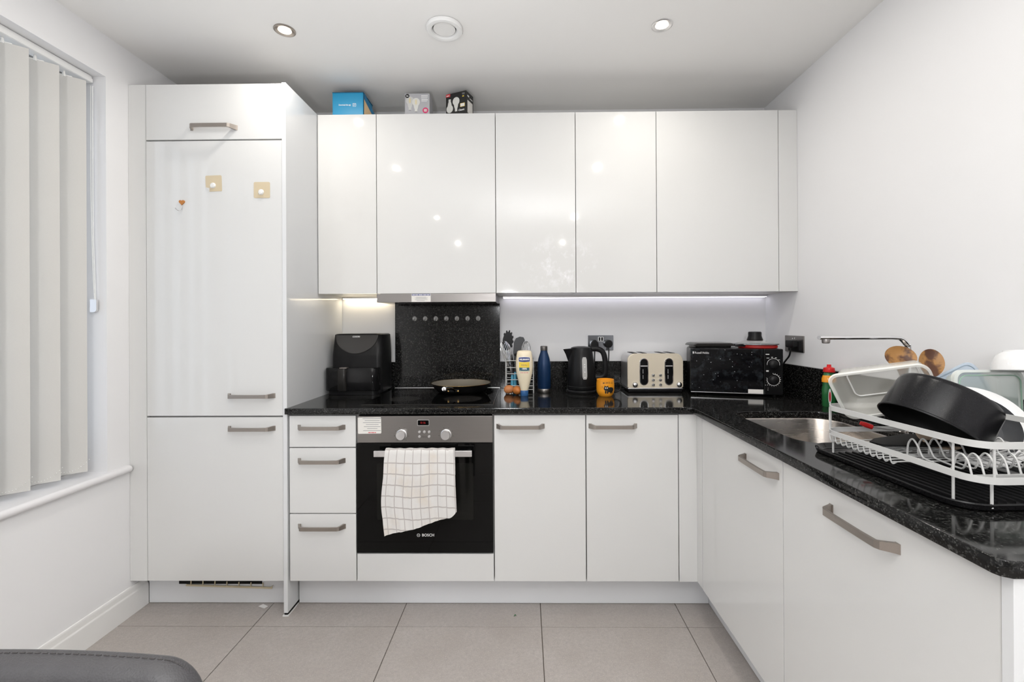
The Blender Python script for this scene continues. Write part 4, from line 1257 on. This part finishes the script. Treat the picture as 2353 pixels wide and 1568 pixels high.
def microwave():
    ang = -math.radians(15.5); o = (1.874, .335, ZW)
    t = thing('microwave', 'black splashed glass microwave set at an angle in the corner', 'microwave', o, ang)
    w, dd, h, b = .4205, .235, .2345, .010
    mk('body', box(B(), 0, w, .022, dd, b, h, .012, 3), M['black'], t, False)
    dw = .334
    d = mk('door', box(B(), .001, dw, 0, .022, b + .003, h - .001, .003), M['mwglass'], t, False)
    fn = lambda u, v: Vector((u, -.0004, v))
    mk('door_trim', box(B(), .003, dw - .002, -.0012, .004, b + .0035, b + .0065), M['satin'], d, False)
    mk('sticker', box(B(), .266, dw - .001, -.001, .001, b + .0035, b + .026), M['label'], d, False)
    bm = text_bm('Russell Hobbs', .0150, 'LEFT'); put(bm, lambda u, v: Vector((.022 + u * .78, -.0005, .2115 + v))); mk('lettering', bm, M['satin'], d, False)
    bm = B()
    for k in range(2): bars(bm, fn, [(.0125 + .0035 * k, .0148 + .0035 * k, .207, .218)])
    bars(bm, fn, [(.0125, .0185, .2117, .2133)]); mk('emblem', bm, M['satin'], d, False)
    cp = mk('control_panel', box(B(), dw + .0015, w, 0, .024, b + .001, h, .005), M['blackg'], t, False)
    fn = lambda u, v: Vector((u, -.0006, v)); kx = .3775
    for kz, a0, a1, n in ((.160, -.15, PI + .15, 0), (.085, PI * .92 - PI * 2, PI * .52, 17)):
        k = mk('knob', lathe(B(), [(.0215, 0), (.0215, .003), (.0195, .005), (.0185, .016), (.016, .018), (0, .0185)], 28, FT((kx, -.0002, kz))), M['black'], cp, False)
        bm = B(); N_ = 40
        for i in range(N_):
            q = [a0 + (a1 - a0) * i / N_, a0 + (a1 - a0) * (i + 1) / N_]
            bm.faces.new([bm.verts.new(fn(kx + r * math.cos(a), kz + r * math.sin(a))) for r, a in ((.0265, q[0]), (.0280, q[0]), (.0280, q[1]), (.0265, q[1]))])
        for i in range(n):
            a = a0 + (a1 - a0) * i / (n - 1); bm.faces.new([bm.verts.new(fn(kx + r * math.cos(a + e), kz + r * math.sin(a + e))) for r, e in ((.0280, -.02), (.0325, -.02), (.0325, .02), (.0280, .02))])
        mk('dial_print', bm, M['printw'], cp, False)
    bm = B(); bars(bm, fn, [(.344, .360, .206, .2095), (.348, .360, .1885, .1905), (.368, .376, .1925, .195), (.384, .392, .190, .1925), (.396, .406, .181, .1825), (.346, .357, .128, .1305), (.346, .357, .1235, .126),
                            (.352, .3545, .034, .0365), (.3525, .355, .043, .0445), (.341, .344, .0575, .0595), (.350, .3525, .0575, .0595)])
    mk('panel_print', bm, M['printw'], cp, False)
    for x in (.03, w - .03):
        for y in (.04, dd - .03): mk('foot', lathe(B(), [(0, 0), (.010, 0), (.012, b + .001)], 12, UP((x, y, 0))), M['blackm'], t, False)
    mk('side_bulge', box(B(), w - .002, w + .008, .05, .16, .05, .19, .006, 3), M['black'], t, False)
    mt = Matrix.Translation(Vector(o)) @ Matrix.Rotation(ang, 4, 'Z')
    T = lambda x, y, z: mt @ Vector((x, y, z))
    # upturned black tray and the glass pan lid standing on the microwave
    f = FR(T(.105, .12, h), (1, -.05, 0), (.05, 1, 0))
    bm = B(); rings = [[f(u, v, z) for u, v in rrect(-.100 + i, .100 - i, -.085 + i, .085 - i, .02, 5)] for z, i in ((.0005, .012), (.008, .011), (.010, -.003), (.014, -.0035), (.022, .003), (.024, .010))]
    loft(bm, rings); t2 = thing('baking_tray', 'upturned black tray lying on the left of the microwave', 'tray', f(0, 0, 0))
    mk('pan_shell', bm, M['charc'], t2)
    bm = B(); prism(bm, rrect(-.085, .085, -.07, .07, .016, 4), .0238, .0248, f); mk('underside', bm, M['steel'], t2)
    c = T(.318, .105, h + .0004)
    t3 = thing('silicone_mat', 'red round silicone stand under the glass lid on the microwave', 'pan stand', c + Vector((.012, 0, 0)))
    c2 = c + Vector((.013, 0, 0))
    mk('ring', lathe(B(), [(.0, 0), (.088, 0), (.0905, .003), (.0905, .011), (.088, .0135), (.070, .0135), (.066, .009), (0, .008)], 48, UP(c2)), M['rubber'], t3)
    t4 = thing('pan_lid', 'glass saucepan lid with a chunky black knob on the microwave', 'lid', c)
    c3 = c + Vector((0, 0, .0138))
    mk('glass_dome', lathe(B(), [(.106, .0045), (.085, .0115), (.055, .0185), (.03, .022), (.012, .0235)], 48, UP(c3)), M['glass'], t4)
    mk('metal_rim', lathe(B(), [(.088, .0002), (.103, .0012), (.1095, .0045), (.1085, .0072), (.103, .0068), (.090, .0030)], 48, UP(c3)), M['chromed'], t4)
    mk('knob', lathe(B(), [(.0, .0225), (.0365, .0225), (.038, .026), (.034, .036), (.031, .046), (.031, .062), (.0295, .066), (.026, .0675), (0, .068)], 36, UP(c3)), M['black'], t4)
    mk('side_grip', box(B(), c3.x - .112, c3.x - .075, c3.y - .06, c3.y - .02, c3.z - .006, c3.z + .0005, .002), M['blackm'], t4)


microwave()


# ------------------------------------------------------------------ sink side
def soap_and_tap():
    c = (2.343, -.008, ZW)
    t = thing('soap_bottle', 'green washing-up liquid bottle with a red cap behind the sink', 'bottle', c)
    mk('bottle_body', lathe(B(), [(0, 0), (.026, 0), (.029, .004), (.029, .075), (.025, .092), (.028, .118), (.021, .142), (.014, .150), (.014, .154)], 28, UP(c), 1, .75), M['soapg'], t)
    mk('cap', lathe(B(), [(.0215, .148), (.0225, .150), (.0205, .166), (.012, .169), (.008, .171), (.008, .180), (0, .181)], 24, UP(c)), M['red'], t)
    fn = lambda u, v: Vector((c[0] + u, c[1] - .0226 - .0 * u, ZW + v))
    mk('neck_label', lathe(B(), [(.0288, .105), (.0290, .118), (.0245, .134)], 28, UP(c), 1, .77), M['orange'], t)
    bm = text_bm('FAIRY', .015, 'CENTER'); bm.free()
    bm = B(); flat(bm, circle(-.012, .045, .007, 16, .035), fn); mk('label', bm, M['printw'], t)
    bm = B(); flat(bm, circle(-.012, .045, .0045, 16, .022), lambda u, v: fn(u, v) + Vector((0, -.0004, 0))); mk('label_print', bm, M['redp'], t)
    # tap
    c = Vector((2.293, -.47, ZW))
    t = thing('tap', 'chrome kitchen tap with a long flat spout reaching over the sink', 'tap', c)
    mk('tap_body', lathe(B(), [(0, 0), (.027, 0), (.027, .006), (.022, .010), (.022, .13), (.020, .136), (0, .137)], 28, UP(c)), M['chrome'], t)
    p = smooth_path([c + Vector((0, 0, .13)), c + Vector((0, 0, .268)), c + Vector((-.006, .001, .289)), c + Vector((-.020, .003, .304)), c + Vector((-.038, .005, .3085)), c + Vector((-.08, .009, .3095)), c + Vector((-.272, .028, .3095))], 6)
    mk('spout', tube(B(), p, .01, sec=[(.0065 * math.cos(a), .0125 * math.sin(a)) for a in [2 * PI * k / 14 for k in range(14)]], up=(1, 0, 1)), M['chrome'], t)
    e = p[-1]
    mk('aerator', lathe(B(), [(.0115, 0), (.0125, -.004), (.0115, -.013), (.009, -.015), (0, -.0145)], 20, UP(e + Vector((.022, -.001, -.004)))), M['steel'], t)
    mk('lever', tube(B(), [c + Vector((0, -.02, .10)), c + Vector((.0, -.06, .125))], .006, 10), M['chrome'], t)


soap_and_tap()

# dish rack frame: origin at its far left corner, u towards the right wall, v towards the room
RA = .045
RO = Vector((1.858, -.705, ZW)); RU = Vector((math.cos(RA), math.sin(RA), 0)); RV = Vector((math.sin(RA), -math.cos(RA), 0))
RK = lambda u, v, z=0: RO + RU * u + RV * v + Vector((0, 0, z))
RWD, RLN = .335, .416


def dish_rack():
    # drip tray
    t = thing('drip_tray', 'black ribbed drip tray under the white dish rack', 'tray', RK(.16, .2))
    out = lambda i, r: [RK(u, v) for u, v in rrect(-.018 + i, RWD + .015 - i, -.045 + i, RLN - .012 - i, r, 8)]
    bm = B(); rings = []
    for i, z, r in ((.012, .0005, .05), (.004, .004, .055), (.0, .014, .06), (.002, .0165, .058), (.006, .0150, .055), (.012, .0065, .05), (.018, .0045, .046)):
        rings.append([p + Vector((0, 0, z)) for p in out(i, r)])
    loft(bm, rings); mk('tray', bm, M['blackg'], t)
    for k in range(15):
        u0 = .018 + .019 * k
        bm = B(); tube(bm, [RK(u0, -.005 + .02, .0052), RK(u0 + .018, RLN - .055, .0052)], .0025, 6); mk('rib', bm, M['black'], t)

    t = thing('dish_rack', 'white wire dish rack full of washing-up on a black tray', 'dish rack', RK(.16, .2))
    zl, zt = .064, .130
    sec = [(.0065, .0014), (.0065, -.0014), (-.0065, -.0014), (-.0065, .0014)]
    for nm, z, r in (('lower_rim', zl, .045), ('upper_rim', zt, .045)):
        P = [RK(u, v, z) for u, v in rrect(0, RWD, 0, RLN, r, 8)]
        mk(nm, tube(B(), P, .01, closed=True, sec=sec, up=(0, 0, 1)), M['enamel'], t)
    def post(u, v, z0, z1, nm='upright', r=.0022): mk(nm, tube(B(), [RK(u, v, z0), RK(u, v, z1)], r, 8), M['enamel'], t)
    for u, v in ((.006, .022), (.022, .004), (.004, .362), (.032, RLN - .004), (RWD - .03, RLN - .003), (RWD - .003, .36), (RWD - .003, .02)):
        post(u, v, zl, zt)
    for u, v in ((.014, .352), (.040, RLN - .016), (.012, .026), (RWD - .035, RLN - .016), (RWD - .014, .35), (RWD - .014, .03)):
        post(u, v, .008, zl, 'leg', .0025)
    # floor wires across the rack, curling up at the left under the rim
    for k in range(11):
        v = .030 + .019 * k
        P = [RK(.003, v - .004, zl - .004), RK(.002, v, zl - .018), RK(.006, v + .001, zl - .026), RK(.016, v, zl - .024), RK(.03, v, zl - .022), RK(RWD - .02, v, zl - .022), RK(RWD - .002, v, zl - .006)]
        mk('floor_wire', tube(B(), smooth_path(P, 3), .0016, 6), M['enamel'], t)
    for nm, v in (('cross_bar', .172), ('cross_bar', .322)):
        mk(nm, tube(B(), [RK(.078, v, .040), RK(RWD - .004, v, .040)], .01, sec=[(.0045, .0015), (.0045, -.0015), (-.0045, -.0015), (-.0045, .0015)], up=(0, 0, 1)), M['enamel'], t)
    # plate dividers: each wire makes two humps
    for k in range(9):
        u = .085 + .0265 * k
        P = [RK(u, .172, .042), RK(u, .175, .070), RK(u, .186, .084), RK(u, .199, .072), RK(u, .210, .052), RK(u, .222, .046), RK(u, .270, .042), RK(u, .281, .048), RK(u, .289, .070), RK(u, .300, .082), RK(u, .313, .072), RK(u, .320, .050), RK(u, .322, .042)]
        mk('plate_divider', tube(B(), smooth_path(P, 4), .0021, 7), M['enamel'], t)


dish_rack()


def washing_up():
    # black round pan lying upside down on the rack
    c = Vector((1.9774, -.9018, 1.0186)); n = Vector((math.cos(.9734) * math.sin(1.4903), math.cos(.9734) * math.cos(1.4903), math.sin(.9734)))
    a = n.cross(Vector((0, 0, 1))).normalized(); fr = FR(c, a, n.cross(a))
    R, H = .1036, .0924
    t = thing('black_pan', 'black round pan turned upside down on the front of the dish rack', 'pan', c)
    mk('shell', lathe(B(), [(R + .001, 0), (R + .001, .003), (R - .001, .005), (R * .955, H - .012), (R * .935, H - .003), (R * .90, H), (0, H)], 64, fr), M['pan'], t)
    mk('inside', lathe(B(), [(R + .001, 0), (R - .002, -.0005), (R - .003, .004), (R * .94, H - .012), (R * .89, H - .003), (0, H - .003)], 56, fr), M['blackm'], t)
    # clear food tub with its mouth to the room
    # its soft sides are squashed askew, so the mouth is a leaning parallelogram
    o = Vector((1.901, -.745, 1.0075)); Av = Vector((.2579, 0, .0318)).normalized(); Bv = Vector((-.079, -.035, .1184)).normalized(); Nv = Vector((-.56, -.75, -.30)).normalized()
    f = lambda u, v, q=0: o + Av * u + Bv * v + Nv * q
    w, h, d = .260, .1465, .078
    t = thing('food_container', 'clear frosted plastic food container on its side at the back of the rack', 'container', o + Vector((.12, .04, 0)))
    def ring(i, z, r): return [f(u, v, z) for u, v in rrect(i, w - i, i, h - i, r, 7)]
    bm = B(); loft(bm, [ring(.004, 0, .026), ring(.008, -.03, .026), ring(.015, -d + .008, .022), ring(.022, -d, .018)], False, True); mk('tub', bm, M['tub'], t)
    bm = B(); loft(bm, [ring(-.003, -.006, .03), ring(-.004, 0, .03), ring(-.002, .0025, .029), ring(.004, .0025, .025), ring(.005, -.004, .025)], False, False)
    mk('rim', bm, mat('frosted_rim', (.78, .78, .74), .25, alpha=.8), t)
    P = [f(u, v, -d + .0035) for u, v in rrect(.034, w - .034, .032, h - .032, .016, 6)]
    mk('base_ridge', tube(B(), P, .0018, 6, True), M['printw'], t)
    # wooden spoons leaning behind the container
    for (hc, foot, tilt, lab) in (((2.145, -.62, 1.165), (2.10, -.70, .965), 0, 'wooden spoon with a dark scorched bowl behind the tap side of the container'),
                                  ((2.222, -.635, 1.150), (2.13, -.715, .965), 1, 'lighter wooden spoon with a scorched tip at the end of the container')):
        hc = Vector(hc); foot = Vector(foot); ax = (hc - foot).normalized(); nn = Vector((-.35, -.93, .1)); a = nn.cross(ax).normalized() * -1
        fr = FR(hc, a, ax)
        t = thing('wooden_spoon', lab, 'spoon', foot)
        bm = B(); hw, hl = (.039, .034) if not tilt else (.031, .043)
        rings = []
        top = []
        for s, z in ((1, 0), (.97, -.004), (.7, -.012), (.3, -.015)):
            rings.append([fr(hw * s * math.cos(q) * (1 - .18 * max(0, -math.sin(q)) ** 2), hl * s * math.sin(q) * (1.15 if math.sin(q) < 0 else 1), z) for q in [2 * PI * k / 32 for k in range(32)]])
        loft(bm, rings, False, True)
        rings = []
        for s, z in ((1, 0), (.93, -.001), (.7, -.007), (.3, -.010)):
            rings.append([fr(hw * s * math.cos(q) * (1 - .18 * max(0, -math.sin(q)) ** 2), hl * s * math.sin(q) * (1.15 if math.sin(q) < 0 else 1), z) for q in [2 * PI * k / 32 for k in range(32)]])
        loft(bm, rings, False, True)
        mk('spoon_bowl', bm, M['wood'], t)
        e = fr(0, -hl * 1.08, -.005)
        mk('handle', tube(B(), [e, e.lerp(foot, .1), e.lerp(foot, .6), foot], [.011, .006, .0055, .005], 10), M['wood'], t)
    # white rimmed dish with a dark inside leaning behind the pan
    n = Vector((-.35, -.75, .56)).normalized(); c = CAM + (Vector((2.1274, -.8572, 1.0151)) - CAM) * 1.065; a = n.cross(Vector((0, 0, 1))).normalized(); fr = FR(c, a, n.cross(a))
    t = thing('white_dish', 'large white rimmed dish with a dark inside leaning behind the black pan', 'dish', c)
    mk('outside', lathe(B(), [(0, -.036), (.064, -.036), (.089, -.021), (.1082, 0), (.1100, .003)], 56, fr), M['porc'], t)
    mk('rim', lathe(B(), [(.1100, .003), (.102, .0045), (.0885, .001)], 56, fr), M['porc'], t)
    mk('inside', lathe(B(), [(.0885, .001), (.079, -.015), (.062, -.030), (0, -.031)], 56, fr), M['dgrey'], t)
    # clear green rimmed box
    o = Vector((2.206, -.728, 1.0135)); f = FR(o, (1, -.02, 0), (0, .04, 1))
    t = thing('clear_box', 'clear plastic box with a pale green rim at the right of the rack', 'container', o)
    ring = lambda i, z, r: [f(u, v, z) for u, v in rrect(i, .172 - i, i - .02, .118 - i, r, 6)]
    bm = B(); loft(bm, [ring(.0, 0, .022), ring(.006, -.025, .022), ring(.010, -.042, .02), ring(.016, -.047, .016)], False, True); mk('tub', bm, M['gbox'], t)
    bm = B(); loft(bm, [ring(-.004, -.010, .024), ring(-.005, .002, .024), ring(.002, .004, .02), ring(.004, -.006, .02)], False, False); mk('rim', bm, mat('clear_box_rim', (.76, .80, .76), .25, alpha=.85), t)
    bm = B(); P = [f(u, v, .0045) for u, v in rrect(.006, .166, -.014, .108, .02, 6)]; mk('seal', tube(B(), P, .0016, 6, True), M['gseal'], t); bm.free()
    # pale blue lid
    o = Vector((2.313, -.652, 1.052)); f = FR(o, (.9, .05, .42), (-.42, .15, .9))
    t = thing('chopping_board', 'pale blue clear plastic chopping board standing behind the clear box', 'chopping board', o)
    P = rrect(-.11, .066, -.03, .088, .03, 7)
    mk('sheet', prism(B(), P, -.0015, .0015, f, .0008, 1), M['bclear'], t)
    mk('raised_edge', tube(B(), [f(u, v, .002) for u, v in rrect(-.104, .056, -.024, .082, .026, 7)], .0014, 6, True), M['bedge'], t)
    # white bowl at the right edge
    n = Vector((.05, .1, .95)).normalized(); c = Vector((2.332, -.775, 1.1395)); a = n.cross(Vector((0, 0, 1))).normalized(); fr = FR(c, a, n.cross(a))
    t = thing('white_bowl', 'white bowl upside down at the far right of the rack', 'bowl', c)
    mk('bowl_shell', lathe(B(), [(.058, -.003), (.060, -.001), (.0575, .016), (.050, .036), (.040, .046), (.036, .048), (0, .047)], 48, fr), M['porc'], t)
    mk('foot_ring', lathe(B(), [(.036, .047), (.035, .051), (.031, .051), (.030, .047)], 36, fr), M['porc'], t)
    # flat things on the rack floor
    z = ZW + .062
    o = Vector((1.985, -.820, z)); f = FR(o, (.96, -.25, .10), (.25, .94, .05))
    t = thing('turner', 'black nylon turner lying under the upturned pan', 'utensil', o)
    mk('blade', prism(B(), [(-.075, -.006), (-.060, -.034), (.03, -.055), (.075, -.05), (.075, .040), (.02, .045), (-.055, .018)], 0, .004, f, .001), M['blackm'], t)
    mk('handle', tube(B(), [f(.055, 0, .002), f(.11, .005, .006), f(.17, .012, .012)], .007, 10), M['blackm'], t)
    n = Vector((-.2, -.42, .88)).normalized(); c = Vector((2.055, -.845, z + .014)); a = n.cross(Vector((0, 0, 1))).normalized(); fr = FR(c, a, n.cross(a))
    mk('side_plate', lathe(B(), [(0, -.003), (.034, -.003), (.047, .004), (.0485, .006), (.045, .0065), (.033, 0), (0, 0)], 40, fr), M['beige'], label='small beige plate lying in the dish rack under the black pan', cat='plate')
    t = thing('small_knife', 'red handled knife lying at the back of the dish rack', 'knife', (1.99, -.72, z))
    p = Vector((1.958, -.712, z + .022))
    mk('handle', tube(B(), [p, p + Vector((.010, -.004, -.004)), p + Vector((.026, -.008, -.010))], [.005, .007, .0065], 10), M['red'], t)
    mk('blade', prism(B(), [(0, -.006), (.04, -.006), (.052, .004), (0, .006)], 0, .0014, FR(p + Vector((.025, -.008, -.010)), (.9, -.3, -.1), (.3, .9, 0))), M['steel'], t)


washing_up()


# ------------------------------------------------------------------ chair and floor litter
def chair():
    xc, hw = .40, .2425; yf, yb = -1.448, -1.405
    t = thing('leather_chair', 'grey stitched leather chair with its back to the kitchen, bottom left', 'chair', (xc, -1.62, 0))
    zt = lambda x: .868 - .24 * max(0, abs(x - xc) - .02) ** 2
    R = .045
    xs = [xc - hw + R - R * math.cos(PI / 2 * k / 9) for k in range(9)] + [xc - hw + R + (2 * hw - 2 * R) * k / 14 for k in range(15)] + [xc + hw - R + R * math.sin(PI / 2 * (k + 1) / 9) for k in range(9)]
    out = []
    for x in xs:
        e = max(0, abs(x - xc) - (hw - R)) / R
        out.append((x, zt(x) - R * (1 - math.sqrt(max(0, 1 - e * e)))))
    poly = [(xc - hw, .46)] + [(xc + hw, .46)] + list(reversed(out))
    bm = B(); fr = FT()
    rings = []
    cx, cz = xc, .66
    for y, s in ((yb - .000, .012), (yb - .003, .004), (yb - .010, .0), (yf + .010, .0), (yf + .003, .004), (yf, .012)):
        rings.append([(cx + (x - cx) * (1 - s / hw), y, cz + (z - cz) * (1 - s / .2)) for x, z in poly])
    loft(bm, rings); b = mk('backrest', bm, M['leather'], t, ang=50)
    for y, ins in ((yb - .0155, 0), (yb - .0015, .008)):
        bm = B(); P = [p for p in out if abs(p[0] - xc) < hw - .016]
        for k in range(len(P) - 1):
            (xa, za), (xb, zb) = P[k], P[k + 1]
            for q in range(3):
                u0, u1 = q / 3 + .05, q / 3 + .27
                I = lambda x, z: (cx + (x - cx) * (1 - ins / hw), y, cz + (z - cz) * (1 - ins / .2) + .0003)
                tube(bm, [I(xa + (xb - xa) * u0, za + (zb - za) * u0), I(xa + (xb - xa) * u1, za + (zb - za) * u1)], .0007, 5)
        mk('stitching', bm, M['thread'], b)
    mk('seat', box(B(), xc - .235, xc + .235, -1.86, yf + .01, .41, .49, .025, 3), M['leather'], t)
    for x in (xc - .2, xc + .2):
        for y in (-1.83, -1.45): mk('leg', tube(B(), [(x, y, 0), (x, y, .415)], [.013, .02], 10), M['black'], t)


chair()


def litter():
    bm = B(); f = FR((-.146, .062, .0008), (.9, -.35, 0), (.35, .9, 0))
    prism(bm, [(-.020, -.010), (.018, -.011), (.021, .006), (-.014, .010)], 0, .0012, f)
    mk('paper_scrap', bm, M['paper'], label='small scrap of white paper on the tiles below the fridge housing', cat='paper')
    bm = B(); tube(bm, smooth_path([(.985, -.005, .002), (.990, .001, .0045), (.993, -.004, .002)], 3), .0016, 5)
    mk('herb_leaf', bm, M['soapg'], label='tiny green leaf scrap on the tiles in front of the plinth', cat='crumb')


litter()
